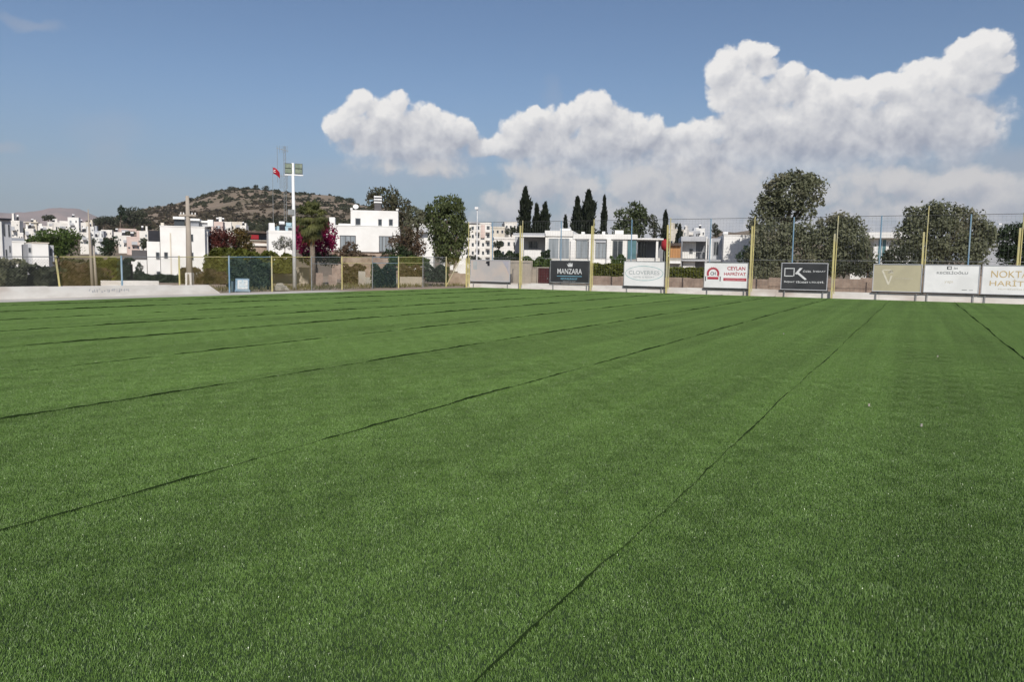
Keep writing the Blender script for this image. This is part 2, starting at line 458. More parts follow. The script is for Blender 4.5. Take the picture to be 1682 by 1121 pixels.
F = np.stack([ii, ii + 1, ii + nx + 1, ii + nx], 1)
M['land'] = mat('dry_hillside', (.22, .165, .12), (.13, .11, .07), .035, .95, .6, .3, c3=(.26, .20, .155), contrast=.5, detail=8)
tag(np_mesh('ground', V, F, M['land'], smooth=True), kind='structure')

def strip(name, m, v0, v1, u0, u1, z):
    mb = MB(); i = 0
    pts = [fw(v0, u0, z), fw(v1, u0, z), fw(v1, u1, z), fw(v0, u1, z)]
    mb.v = [tuple(p) for p in pts]; mb.f = [(0, 1, 2, 3)]
    return tag(mb.build(name, m), kind='structure')
strip('dirt_ground', M['dirt'], -110, 75, 30, 96, -.02)
strip('dirt_verge', M['dirt'], -60, VE, -40, 60, -.012)
M['apron'] = mat('concrete_apron', (.52, .50, .46), (.42, .39, .35), .5, .9, .2, 9, c3=(.36, .32, .28))
strip('concrete_apron', M['apron'], -34.3, VE + .02, -40, 38.5, -.004)
M['backing'] = mat('turf_backing', (.020, .040, .014), (.028, .052, .018), 8, .9)
strip('pitch', M['backing'], VE, 40, -14, UE, 0)

# ------------------------------------------------------------------ artificial turf (one object, tiles of real blades laid by geometry nodes)
def turf():
    rng = np.random.default_rng(3)
    T = LANE / 3
    Vs, Fs, var, vid = [], [], [], []
    base = 0
    NV = 4
    for k in range(NV):
        n = 36000
        x = rng.uniform(-T / 2, T / 2, n); y = rng.uniform(-T / 2, T / 2, n)
        # blades stand in tufts
        tx = np.round(x / .010) * .010; ty = np.round(y / .018) * .018
        x = tx + rng.normal(0, .0035, n); y = ty + rng.normal(0, .005, n)
        h = rng.uniform(.009, .019, n)
        # slow undulation of pile height and lean
        ph = rng.uniform(0, 6.28, 4)
        lean = .5 * np.sin(x * 5.4 / T * 2 + ph[0]) * np.sin(y * 5.4 / T * 2 + ph[1])
        a = rng.uniform(0, 2 * np.pi, n)
        lx = np.cos(a) * h * rng.uniform(.05, .7, n) + lean * .005
        ly = np.sin(a) * h * rng.uniform(.05, .7, n)
        wa = rng.uniform(0, np.pi, n); w = rng.uniform(.0007, .0014, n)
        dx, dy = np.cos(wa) * w, np.sin(wa) * w
        z0 = np.zeros(n)
        mx, my, mz = x + lx * .35, y + ly * .35, h * .6
        q = np.stack([np.stack([x - dx, y - dy, z0], 1), np.stack([x + dx, y + dy, z0], 1),
                      np.stack([mx + dx, my + dy, mz], 1), np.stack([mx - dx, my - dy, mz], 1),
                      np.stack([x + lx + dx * .4, y + ly + dy * .4, h], 1), np.stack([x + lx - dx * .4, y + ly - dy * .4, h], 1)], 1)
        Vs.append(q.reshape(-1, 3))
        i = base + np.arange(n) * 6
        Fs.append(np.stack([np.stack([i, i + 1, i + 2, i + 3], 1), np.stack([i + 3, i + 2, i + 4, i + 5], 1)], 1).reshape(-1, 4))
        vv = rng.uniform(0, 1, n); var.append(np.repeat(vv, 2))
        vid.append(np.full(n * 6, k))
        base += n * 6
    # tile centres over the part of the pitch in view (with room to step aside)
    pts = []
    lo = int(math.floor((VE - SEAM0) / T)); hi = int((38 - SEAM0) / T)
    for a in range(lo, hi):
        v = SEAM0 + (a + .5) * T
        if v - T / 2 < VE - .4: continue
        u = UE - T / 2
        while u > -13:
            w = fw(v, u)
            if w.y > -1.5 and abs(w.x) < w.y * .76 + 7: pts.append((w.x, w.y, .001))
            u -= T
    pts = np.array(pts)
    Vs.append(pts); vid.append(np.full(len(pts), -1))
    V = np.concatenate(Vs); F = np.concatenate(Fs)
    o = np_mesh('artificial_grass', V, F, None, var=np.concatenate(var))
    me = o.data
    at = me.attributes.new('vid', 'INT', 'POINT'); at.data.foreach_set('value', np.concatenate(vid).astype(np.int32))
    # material
    m = bpy.data.materials.new('grass_blades'); m.use_nodes = True
    t = m.node_tree; b = NB(t); p = t.nodes['Principled BSDF']
    va = b.n('ShaderNodeAttribute', attribute_name='var').outputs['Fac']
    pos = b.n('ShaderNodeNewGeometry').outputs['Position']
    rot = b.n('ShaderNodeVectorRotate', rotation_type='Z_AXIS'); t.links.new(pos, rot.inputs[0]); rot.inputs['Angle'].default_value = AZF
    st = b.vmath('MULTIPLY', rot.outputs[0], (1.0, .02, 0))
    n1 = b.noise(st, 1.5, 4, .65)
    n2 = b.noise(pos, .35, 4, .55)
    n4 = b.noise(pos, 5.0, 3, .6)
    c = b.mixc(va, GC1, GC2)
    c = b.mixc(b.ramp(va, .90, .96, 0, 1), c, (.30, .40, .20, 1))  # pale blades stand in for whitish glints on the turf
    k1 = b.ramp(n1.outputs[0], .3, .7, .85, 1.15)
    k2 = b.ramp(n2.outputs[0], .3, .7, .92, 1.08)
    k4 = b.ramp(n4.outputs[0], .3, .7, .92, 1.08)
    sep = b.n('ShaderNodeSeparateXYZ'); t.links.new(rot.outputs[0], sep.inputs[0])
    lane = b.math('FLOOR', b.math('DIVIDE', b.math('SUBTRACT', sep.outputs[0], SEAM0), LANE))
    wn = b.n('ShaderNodeTexWhiteNoise', noise_dimensions='1D'); t.links.new(lane, wn.inputs['W'])
    k = b.math('MULTIPLY', b.math('MULTIPLY', b.math('MULTIPLY', k1, k2), k4), b.ramp(wn.outputs[0], 0, 1, .95, 1.05, False))
    c = b.vmath('SCALE', c, sc=k)
    t.links.new(c, p.inputs['Base Color'])
    t.links.new(b.ramp(va, .80, .98, .48, .22), p.inputs['Roughness'])
    p.inputs['Specular IOR Level'].default_value = .35
    tr = b.n('ShaderNodeBsdfTranslucent'); t.links.new(c, tr.inputs[0])
    mx = b.n('ShaderNodeMixShader'); mx.inputs[0].default_value = .12
    t.links.new(p.outputs[0], mx.inputs[1]); t.links.new(tr.outputs[0], mx.inputs[2])
    t.links.new(mx.outputs[0], t.nodes['Material Output'].inputs['Surface'])
    me.materials.append(m)
    # nodes
    g = bpy.data.node_groups.new('lay_turf', 'GeometryNodeTree')
    g.interface.new_socket('Geometry', in_out='INPUT', socket_type='NodeSocketGeometry')
    g.interface.new_socket('Geometry', in_out='OUTPUT', socket_type='NodeSocketGeometry')
    N = g.nodes; Lk = g.links
    gi, go = N.new('NodeGroupInput'), N.new('NodeGroupOutput')
    na = N.new('GeometryNodeInputNamedAttribute'); na.data_type = 'INT'; na.inputs[0].default_value = 'vid'
    def cmp(val):
        c = N.new('FunctionNodeCompare'); c.data_type = 'INT'; c.operation = 'EQUAL'
        Lk.new(na.outputs['Attribute'], c.inputs[2]); c.inputs[3].default_value = val
        s = N.new('GeometryNodeSeparateGeometry'); s.domain = 'POINT'
        Lk.new(gi.outputs[0], s.inputs['Geometry']); Lk.new(c.outputs[0], s.inputs['Selection'])
        return s.outputs['Selection']
    join = N.new('GeometryNodeGeometryToInstance')
    for k in range(NV): Lk.new(cmp(k), join.inputs[0])
    mp = N.new('GeometryNodeMeshToPoints'); Lk.new(cmp(-1), mp.inputs['Mesh'])
    iop = N.new('GeometryNodeInstanceOnPoints')
    Lk.new(mp.outputs[0], iop.inputs['Points']); Lk.new(join.outputs[0], iop.inputs['Instance'])
    iop.inputs['Pick Instance'].default_value = True
    ri = N.new('FunctionNodeRandomValue'); ri.data_type = 'INT'; ri.inputs['Min'].default_value = 0; ri.inputs['Max'].default_value = NV - 1
    Lk.new(ri.outputs[2], iop.inputs['Instance Index'])
    r4 = N.new('FunctionNodeRandomValue'); r4.data_type = 'INT'; r4.inputs['Min'].default_value = 0; r4.inputs['Max'].default_value = 3; r4.inputs['Seed'].default_value = 5
    mul = N.new('ShaderNodeMath'); mul.operation = 'MULTIPLY_ADD'; Lk.new(r4.outputs[2], mul.inputs[0]); mul.inputs[1].default_value = math.pi / 2; mul.inputs[2].default_value = RZF
    cx = N.new('ShaderNodeCombineXYZ'); Lk.new(mul.outputs[0], cx.inputs[2])
    Lk.new(cx.outputs[0], iop.inputs['Rotation'])
    rs = N.new('FunctionNodeRandomValue'); rs.data_type = 'FLOAT'; rs.inputs[2].default_value = .92; rs.inputs[3].default_value = 1.08; rs.inputs['Seed'].default_value = 9
    cs = N.new('ShaderNodeCombineXYZ'); cs.inputs[0].default_value = 1; cs.inputs[1].default_value = 1; Lk.new(rs.outputs[1], cs.inputs[2])
    Lk.new(cs.outputs[0], iop.inputs['Scale'])
    Lk.new(iop.outputs[0], go.inputs[0])
    md = o.modifiers.new('lay_turf', 'NODES'); md.node_group = g
    tag(o, 'short green artificial grass covering the whole pitch in long rolled strips', 'artificial grass', kind='stuff')
    return o
GC1, GC2 = (.076, .150, .028, 1), (.190, .312, .078, 1)
turf()

# lifted edges where two rolls of turf meet
def seams():
    rng = random.Random(4)
    M['seam'] = mat('turf_seam', (.016, .030, .009), (.026, .046, .014), 6, .98, spec=.05)  # dark backing, with the shade of the lifted edge put into its colour
    for si, v in enumerate(SEAMS):
        if v < VE + .5: continue
        ph = [rng.uniform(0, 6.28) for _ in range(6)]
        strong = {3: 1.0}.get(si, rng.uniform(.5, .95))
        if abs(v + 12) < 1.7: strong = .62
        if abs(v + 5) < 1 or abs(v + 8.5) < 1: strong = .78
        if abs(v + 1.5) < 1: strong = .52
        mb = MB(); us = np.arange(-6, UE - .1, .06)
        prev = None
        for u in us:
            w = fw(v, u)
            if w.y < -1.5 or abs(w.x) > w.y * .8 + 8: prev = None; continue
            h = .013 + .011 * strong + .006 * math.sin(u * .9 + ph[0]) + .005 * math.sin(u * 2.7 + ph[1]) + .004 * math.sin(u * 7.1 + ph[2]) + .003 * math.sin(u * 19 + ph[3]) + rng.uniform(-.003, .003)
            h *= .72 + .28 * strong
            h *= 1 + min(.7, max(0, (w.y - 8)) * .035)
            dv = .016 * math.sin(u * .55 + ph[4]) + .008 * math.sin(u * 1.9 + ph[5]) + .004 * math.sin(u * 8 + ph[1]) + rng.uniform(-.003, .003)
            th = .004 + .003 * strong + .002 * math.sin(u * 3.3 + ph[2])
            ps = [fw(v + dv - th, u), fw(v + dv - th * .5, u, max(h, .012)), fw(v + dv + th * .5, u, max(h, .012)), fw(v + dv + th, u)]
            i = len(mb.v); mb.v += [tuple(p) for p in ps]
            if prev is not None:
                for a in range(3): mb.f.append((prev + a, prev + a + 1, i + a + 1, i + a))
            prev = i
        if mb.f: tag(mb.build('turf_seam', M['seam']), kind='structure')
seams()
# a few scraps of litter on the turf
LIT = [((1287, 551), 'curled white scrap lying on the turf ahead of the red-lettered board'),
       ((1427, 671), 'white flake of litter on the turf in the middle of the right side'),
       ((1540, 589), 'pale flake of litter on the turf below the white right-hand boards'),
       ((1513, 705), 'pale scrap on the open turf, nearest the viewer on the right')]
for (p, lab) in LIT:
    g = at_g(*p); mb = MB(); r = .008
    mb.hexa([(-r*1.6,-r,.0),(r*1.3,-r*.8,.0),(r*1.6,r,.0),(-r,r*.8,.0),(-r*1.2,-r*.7,.03),(r,-r,.035),(r*1.4,r*.9,.028),(-r*1.1,r,.033)])
    o = mb.build('litter_scrap', M['conc']); o.location = (g.x, g.y, .026); tag(o, lab, 'litter', 'scraps lying on the turf')

# ------------------------------------------------------------------ foliage and trees
def leaf_cloud(blobs, n, size, rng, shell=.55, aspect=1.6, droop=0.0):
    """blobs: (c(3), r(3)) -> leaf quads spread through the crown"""
    vols = np.array([b[1][0] * b[1][1] * b[1][2] for b in blobs]) ** .67
    pick = rng.choice(len(blobs), n, p=vols / vols.sum())
    C = np.array([b[0] for b in blobs])[pick]; R = np.array([b[1] for b in blobs])[pick]
    d = rng.normal(size=(n, 3)); d /= np.linalg.norm(d, axis=1)[:, None]
    rad = rng.uniform(shell ** 3, 1, n) ** (1 / 3)
    # ragged outline: clumps pushed in and out
    cl = np.sin(d[:, 0] * 5 + pick * 1.7) * np.sin(d[:, 1] * 6 + pick) * np.sin(d[:, 2] * 7 + pick * .6)
    rad = rad * (1 + .26 * cl) * (1 + rng.normal(0, .08, n))
    P = C + d * R * rad[:, None]
    a = rng.normal(size=(n, 3)); a[:, 2] -= droop * 2; a /= np.linalg.norm(a, axis=1)[:, None]
    b = np.cross(a, d + rng.normal(0, .6, (n, 3))); b /= np.linalg.norm(b, axis=1)[:, None] + 1e-9
    s = size * rng.uniform(.55, 1.35, n)[:, None]
    a = a * s * aspect / 2; b = b * s / 2
    q = np.stack([P - a, P + b * .9, P + a, P - b * .9], 1).reshape(-1, 3)
    i = np.arange(n) * 4
    return q, np.stack([i, i + 1, i + 2, i + 3], 1), np.clip(rng.uniform(0, 1, n) * .6 + (cl > 0) * .25 + .1, 0, 1)

def blobs_px(lst, D, org, depthk=.9, sub=True, rng=None):
    out = []
    for b in lst:
        cx, cy, rx, ry = b[:4]; dd = b[4] if len(b) > 4 else 0
        d0 = D + dd
        p = at_d(cx, cy, d0) - org
        k = d0 / FPX
        out.append(((p.x, p.y, p.z), (rx * k, (rx + ry) / 2 * k * depthk, ry * k)))
    if sub and rng is not None:      # satellites break the smooth outline
        ex = []
        for c, r in out:
            for _ in range(5):
                d = rng.normal(size=3); d /= np.linalg.norm(d)
                s = rng.uniform(.22, .46)
                ex.append((tuple(c[i] + d[i] * r[i] * .88 for i in range(3)), tuple(r[i] * s for i in range(3))))
        out = out + ex
    return out

TREE_N = [0]
def tree(name, label, cat, blobs, D, leaf, trunk=None, size=.3, dens=1.0, group=None, base=None, limbs=True, droop=0.0, tr=.16, tmat='trunk', depthk=.9, extra=None, shell=.5):
    TREE_N[0] += 1
    rng = np.random.default_rng(100 + TREE_N[0])
    bx = trunk[0] if trunk else sum(b[0] for b in blobs) / len(blobs)
    g = at_d(bx, 440, D)
    z = gz(g.x, g.y) if base is None else base
    org = Vector((g.x, g.y, z))
    t = thing(name, label, cat, org, 0, group)
    bl = blobs_px(blobs, D, org, depthk, True, rng)
    area = sum(r[0] * r[2] for c, r in bl[:len(blobs)]) * 3.14
    size = size * .62
    n = int(max(300, min(30000, dens * 4.8 * area / (size * size))))
    q, f, var = leaf_cloud(bl, n, size, rng, shell=shell, droop=droop)
    q[:, 2] = np.maximum(q[:, 2], .03)
    np_mesh('crown', q, f, leaf, t, var)
    if trunk is not False:
        mb = MB()
        top = np.mean([c for c, r in bl[:len(blobs)]], 0)
        zc = min(c[2] - r[2] * .3 for c, r in bl[:len(blobs)])
        fork = Vector((top[0] * .35, top[1] * .35, max(.3, zc)))
        mb.tube([(0, 0, -.2), (fork.x * .3, fork.y * .3, fork.z * .5), fork], [tr * 1.25, tr, tr * .8], 8)
        if limbs:
            for c, r in bl[:len(blobs)]:
                c = Vector(c); m = fork.lerp(c, .5) + Vector((rng.normal() * .15, rng.normal() * .15, .1))
                mb.tube([fork, m, c + Vector((0, 0, r[2] * .4))], [tr * .6, tr * .4, tr * .12], 6)
        mb.build('trunk', M[tmat], t, True)
    return t

def cypress(label, x, y0, y1, w, D, group='dark cypresses behind the long white villa', leaf=None):
    TREE_N[0] += 1
    rng = np.random.default_rng(300 + TREE_N[0])
    w = w * 1.45
    g = at_d(x, 440, D); z = gz(g.x, g.y); org = Vector((g.x, g.y, z))
    t = thing('cypress_tree', label, 'cypress', org, 0, group)
    top = at_d(x, y0, D).z - z; k = D / FPX; R = w / 2 * k
    n = int(1500 + 900 * w / 12)
    hh = rng.uniform(0.02, 1, n) ** .8
    prof = np.minimum(1, hh * 8) * np.sqrt(np.clip(1 - hh, 0, 1)) * (1 + .30 * np.sin(hh * 29 + rng.uniform(0, 6)) * np.sin(hh * 9)) * 1.15
    a = rng.uniform(0, 6.283, n)
    rr = R * prof * (1 + .30 * np.sin(a * 3 + hh * 17) + .18 * np.sin(a * 5 - hh * 41)) * rng.uniform(.5, 1.12, n)
    P = np.stack([np.cos(a) * rr, np.sin(a) * rr, hh * top + .2 + rng.normal(0, .15, n)], 1)
    up = np.stack([np.cos(a) * .35, np.sin(a) * .35, np.ones(n)], 1) + rng.normal(0, .25, (n, 3)); up /= np.linalg.norm(up, axis=1)[:, None]
    sd = np.cross(up, rng.normal(size=(n, 3))); sd /= np.linalg.norm(sd, axis=1)[:, None]
    s = (.2 + .35 * k * 6)
    up *= s * rng.uniform(.6, 1.4, n)[:, None] * .8; sd *= s * .28
    q = np.stack([P - up, P + sd, P + up, P - sd], 1).reshape(-1, 3); i = np.arange(n) * 4
    np_mesh('crown', q, np.stack([i, i + 1, i + 2, i + 3], 1), leaf or L['cypress'], t, rng.uniform(0, 1, n))
    MB().tube([(0, 0, -.2), (0, 0, top * .8)], [.16, .04], 6).build('trunk', M['trunk'], t)
    return t

# ------------------------------------------------------------------ buildings
class Bld:
    def __init__(s, name, label, cat, px, D, yaw=0, group=None, base=None):
        g = at_d(px, 440, D)
        s.z0 = gz(g.x, g.y) if base is None else base
        s.rz = -math.atan2(g.x, g.y) + math.radians(yaw)
        s.org = Vector((g.x, g.y, s.z0))
        s.t = thing(name, label, cat, s.org, s.rz, group)
        s.ex = Vector((math.cos(s.rz), math.sin(s.rz), 0)); s.ey = Vector((-math.sin(s.rz), math.cos(s.rz), 0))
    def P(s, px, py, yo=0.0):
        d = ray(px, py); o = s.org + s.ey * yo - Vector((0, 0, CH)); o.z = 0
        t = o.dot(s.ey) / d.dot(s.ey)
        w = d * t + Vector((0, 0, CH)) - s.org
        return w.dot(s.ex), w.z
    def rect(s, x0, x1, y0, y1, yo=0.0):
        ym = (y0 + (y1 if y1 is not None else y0)) / 2
        xm = (x0 + x1) / 2
        a = s.P(x0, ym, yo)[0]; b = s.P(x1, ym, yo)[0]
        zt = s.P(xm, y0, yo)[1]; zb = -.8 if y1 is None else s.P(xm, y1, yo)[1]
        return a, b, zb, zt
    def box(s, name, m, x0, x1, y0, y1, yo=0.0, th=4.0, parent=None):
        a, b, zb, zt = s.rect(x0, x1, y0, y1, yo)
        mb = MB().box(a, b, yo, yo + th, zb, zt)
        return mb.build(name, m if not isinstance(m, str) else M[m], parent or s.t)
    def parapet(s, x0, x1, y0, yo=0, th=4.0, m='white', h=.25, over=.06):
        a, b, zb, zt = s.rect(x0, x1, y0, None, yo)
        return MB().box(a - over, b + over, yo - over, yo + th + over, zt + .003, zt + h).build('roof_edge', M[m], s.t)
    def window(s, x0, x1, y0, y1, yo=0.0, glass='glass', fr='frame', n=1, proud=.05):
        a, b, zb, zt = s.rect(x0, x1, y0, y1, yo)
        w = min(.07, (b - a) * .12)
        mb = MB()
        mb.box(a, b, yo - proud, yo + .02, zb, zb + w).box(a, b, yo - proud, yo + .02, zt - w, zt)
        mb.box(a, a + w, yo - proud + .002, yo + .02, zb + w, zt - w).box(b - w, b, yo - proud + .002, yo + .02, zb + w, zt - w)
        for k in range(1, n):
            c = a + (b - a) * k / n
            mb.box(c - w / 2, c + w / 2, yo - proud + .002, yo + .02, zb + w, zt - w)
        f = mb.build('window', M[fr], s.t)
        MB().box(a + w, b - w, yo - .02, yo + .01, zb + w, zt - w).build('pane', M[glass], f)
        return f

def small_house(label, x0, x1, y0, y1, D, m='white2', wins=None, yaw=None, group='white houses stepping up the town slope', upper=None, name='town_house', cat='house', rows=1, cols=3, slab=False, rng=random.Random(11)):
    yaw = rng.uniform(-16, 16) if yaw is None else yaw
    b = Bld(name, label, cat, (x0 + x1) / 2, D, yaw, group)
    k = D / FPX
    th = max(3.5, (x1 - x0) * k * .7)
    b.box('wall', m, x0, x1, y0, None, 0, th)
    b.parapet(x0, x1, y0, 0, th, m, .35, .02 if not slab else .7)
    if upper:
        for (u0, u1, v0) in upper:
            a, c, zb, zt = b.rect(u0, u1, v0, y0, 1.0)
            MB().box(a, c, 1.0, 1.0 + th * .6, zb - .1, zt).build('upper_storey', M[m], b.t)
    def roof_gear():
        a, c, zb, zt = b.rect(x0, x1, y0, None, 0)
        u = a + (c - a) * rng.uniform(.15, .75); w = min(1.1, (c - a) * .22)
        z = zt + .36
        MB().hexa([(u, 1.0, z), (u + w, 1.0, z), (u + w, 2.2, z), (u, 2.2, z), (u, 1.02, z + .08), (u + w, 1.02, z + .08), (u + w, 2.15, z + .95), (u, 2.15, z + .95)]).build('solar_panel', M['dark'], b.t)
        MB().tube([(u, 2.25, z + 1.1), (u + w, 2.25, z + 1.1)], .26, 8).build('water_tank', M['paintwhite'], b.t)
    if x1 - x0 > 9 and rng.random() < .8: roof_gear()
    if x1 - x0 > 12 and rng.random() < .8:
        a, c, zb, zt = b.rect(x0, x1, y0, y1, 0); q = rng.uniform(.1, .5); zz = zb + (zt - zb) * .45
        mb = MB().box(a + (c - a) * q, a + (c - a) * (q + .4), -1.2, -.002, zz, zz + .15).box(a + (c - a) * q, a + (c - a) * (q + .4), -1.2, -1.1, zz + .152, zz + .9)
        mb.build('balcony', M['lgrey' if m != 'lgrey' else 'white2'], b.t)
    if rng.random() < .5:
        a, c, zb, zt = b.rect(x0, x1, y0, None, 0); u = rng.choice([.05, .7])
        MB().box(a + (c - a) * u, a + (c - a) * (u + .22), .8, 2.4, zt + .36, zt + rng.uniform(1.2, 2.2)).build('roof_room', M[m], b.t)
    H = (y1 - y0)
    for r in range(rows):
        for c in range(cols):
            cx = x0 + (x1 - x0) * (c + .5) / cols + rng.uniform(-.05, .05) * (x1 - x0)
            cy = y0 + H * (r + .55) / rows
            ww = (x1 - x0) / cols * rng.uniform(.16, .42); hh = H / rows * rng.uniform(.12, .26)
            if rng.random() < .28: continue
            b.window(cx - ww / 1.6, cx + ww / 1.6, cy - hh, cy + hh * .8, 0, glass=rng.choice(['glass', 'glass', 'glass_b']), proud=.08)
    return b

# ================================================================== things on the pitch's edge
def field_thing(name, label, cat, v, u, group=None):
    return thing(name, label, cat, fw(v, u), RZF, group)

# --- white low wall on the left, behind the apron
WV = -34.3
o = field_thing('low_wall', 'low whitewashed wall with scribbled graffiti under the left chain-link fence', 'wall', WV, 20)
mb = MB()
seg = [(-30, 0, .52), (0, 6.4, .50), (6.4, 8.7, .47)]
for a, b, h in seg: mb.box(-.28, 0, a + .002, b - .002, -.1, h)
mb.hexa([(-.28, 8.702, -.1), (0, 8.702, -.1), (0, 9.6, -.1), (-.28, 9.6, -.1), (-.28, 8.702, .46), (0, 8.702, .46), (0, 9.35, .08), (-.28, 9.35, .08)])
mb.build('wall', M['kerb'], o)
mb = MB(); rr = random.Random(5)
for k in range(17):
    u0 = 1.9 + k * .125; z0 = .17
    pts = [(.006, u0 + rr.uniform(-.02, .06), z0 + rr.uniform(0, .2)) for _ in range(4)]
    mb.tube(pts, .007, 4)
mb.build('graffiti', mat('grey_blue_spray', (.24, .27, .33), None, 5, .8), o)

# --- left chain-link fence
def chain(mb, p0, p1, z0, z1, sp=.10, r=.006):
    """diamond wires between two upright lines p0 -> p1 (x,y)"""
    dx, dy = p1[0] - p0[0], p1[1] - p0[1]; Ln = math.hypot(dx, dy); H = z1 - z0
    for sgn in (1, -1):
        c = -H
        while c < Ln:
            a0 = max(0.0, c); a1 = min(Ln, c + H)
            if a1 - a0 > .02:
                zz0, zz1 = a0 - c, a1 - c
                if sgn < 0: zz0, zz1 = H - zz0, H - zz1
                A = (p0[0] + dx * a0 / Ln, p0[1] + dy * a0 / Ln, z0 + zz0); Bq = (p0[0] + dx * a1 / Ln, p0[1] + dy * a1 / Ln, z0 + zz1)
                mb.tube([A, Bq], r, 3, cap=False)
            c += sp
FV = -34.62
fence = thing('chain_link_fence', 'head-high chain-link fence with yellow and blue painted bays along the left side', 'fence', fw(FV, 20), RZF)
posts = [(12.0, 'galv'), (15.1, 'galv'), (20.72, 'yellow'), (23.8, 'blue'), (27.1, 'yellow'), (30.4, 'blue'), (33.63, 'yellow'), (37.04, 'galv'), (39.97, 'yellow'), (43.23, 'galv'), (46.33, 'yellow'), (49.52, 'galv'), (52.86, 'yellow')]
baym = ['greymesh', 'greymesh', 'yellowmesh', 'greymesh', 'yellowmesh', 'bluemesh', 'yellowmesh', 'greymesh', 'yellowmesh', 'bluemesh', 'yellowmesh', 'greymesh']
def ftop(u): return 1.80 + (u - 18.2) * (2.44 - 1.80) / 34.6
def fbot(u): return .50 if u < 29 else .02
for i, (u, c) in enumerate(posts):
    lean = -.09 if abs(u - 20.72) < .1 else 0
    mb = MB().tube([(0, u - 20, fbot(u) - .1 if u < 29 else -.1), (lean, u - 20 + lean, ftop(u) + .06)], .045 if c != 'galv' else .035, 8)
    mb.build('post', M[c], fence)
for i in range(len(posts) - 1):
    u0, u1 = posts[i][0] + .05, posts[i + 1][0] - .05
    b0 = fbot(posts[i][0]) + .02; tp = min(ftop(u0), ftop(u1)) - .02
    mb = MB(); chain(mb, (0, u0 - 20), (0, u1 - 20), b0, tp, .13, .0048 if 'yellow' in baym[i] else .0036)
    mb.build('chain_link_panel', M[baym[i]], fence)
    rm = {'yellowmesh': 'yellow', 'bluemesh': 'blue', 'greymesh': 'galv'}[baym[i]]
    mb = MB().tube([(0, u0 - 20, ftop(u0)), (0, u1 - 20, ftop(u1))], .022, 6, False)
    if u0 > 36.5: mb.tube([(0, u0 - 20, ftop(u0) - .42), (0, u1 - 20, ftop(u1) - .46)], .02, 6, False)
    mb.build('top_rail', M['galv'] if u0 < 20 else M[rm], fence)
# return bay to the corner with its diagonal brace
cv, cu = -32.9 - FV, 53.75 - 20
mb = MB(); chain(mb, (.05, 32.9), (cv, cu), .05, 2.4, .10, .0042); mb.build('chain_link_panel', M['yellowmesh'], fence)
MB().tube([(cv, cu, -.1), (cv, cu, 2.45)], .04, 8).build('post', M['yellow'], fence)
MB().tube([(.05, 32.9, .15), (cv * .62, 32.86 + (cu - 32.86) * .62, 2.35)], .035, 8).build('brace', M['yellow'], fence)

# --- right low wall
RW = 53.75
o = field_thing('low_wall', 'low whitewashed wall along the far end of the pitch under the advertising boards', 'wall', 0, RW)
mb = MB(); v = -33.2; rr = random.Random(2)
while v < 30:
    w = rr.uniform(2.6, 3.4); h = .45 + rr.uniform(-.03, .03) + max(0, v + 5) * .004
    mb.box(v + .004, v + w - .004, 0, .24, -.1, h)
    v += w
mb.build('wall', M['kerb'], o)

# --- ball-stop fence
bf = field_thing('ball_stop_fence', 'tall ball-stop net fence on alternating yellow and blue posts behind the advertising boards', 'fence', 0, 53.6)
YP = [(-33.0, 2.4, 5.35), (-28.0, 5.0, 5.4), (-21.95, 4.9, 5.4), (-16.05, 4.9, 5.4), (-10.2, 4.75, 5.38), (-4.97, 4.2, 5.38), (.15, 4.3, 5.9), (5.1, 4.5, 5.4), (10.2, 4.5, 5.4)]
for v, h1, h2 in YP:
    dy = -.12 if v < 0 else .32
    lx = random.uniform(-.05, .05); mb = MB().hexa([(v - .055, dy - .055, -.05), (v + .055, dy - .055, -.05), (v + .055, dy + .055, -.05), (v - .055, dy + .055, -.05), (v - .055 + lx, dy - .055, h1), (v + .055 + lx, dy - .055, h1), (v + .055 + lx, dy + .055, h1), (v - .055 + lx, dy + .055, h1)])
    mb.build('post', M['yellow'], bf)
    MB().tube([(v + .12, dy + .05, .3), (v + .13, dy + .05, h2)], .032, 8).build('extension_pipe', M['yellow'], bf)
BP = [-30.9, -24.75, -19.0, -13.15, -7.6, -2.3, 2.6, 7.6]
for v in BP:
    MB().tube([(v, .5, .2), (v - .03, .5, 5.36)], .042, 8).build('post', M['blue'], bf)
mb = MB()
allv = sorted([p[0] for p in YP] + BP)
mb.tube([(-33, .5, 5.33)] + [(v, .5, 5.34) for v in allv[1:]] + [(13, .5, 5.34)], .016, 5, False)
mb.build('top_wire', M['steel'], bf)
mb = MB()
mb.tube([(-33, .52, 2.45), (13, .52, 2.5)], .014, 5, False)
mb.build('middle_wire', M['galv'], bf)
mb = MB()
v = -33.0
while v < 12.5:
    mb.tube([(v, .54, .4), (v, .54, 5.32)], .0028, 3, False); v += .22
z = .6
while z < 5.3:
    mb.tube([(-33, .54, z), (12.5, .54, z)], .0028, 3, False); z += .22
mb.build('net', M['greymesh'], bf)

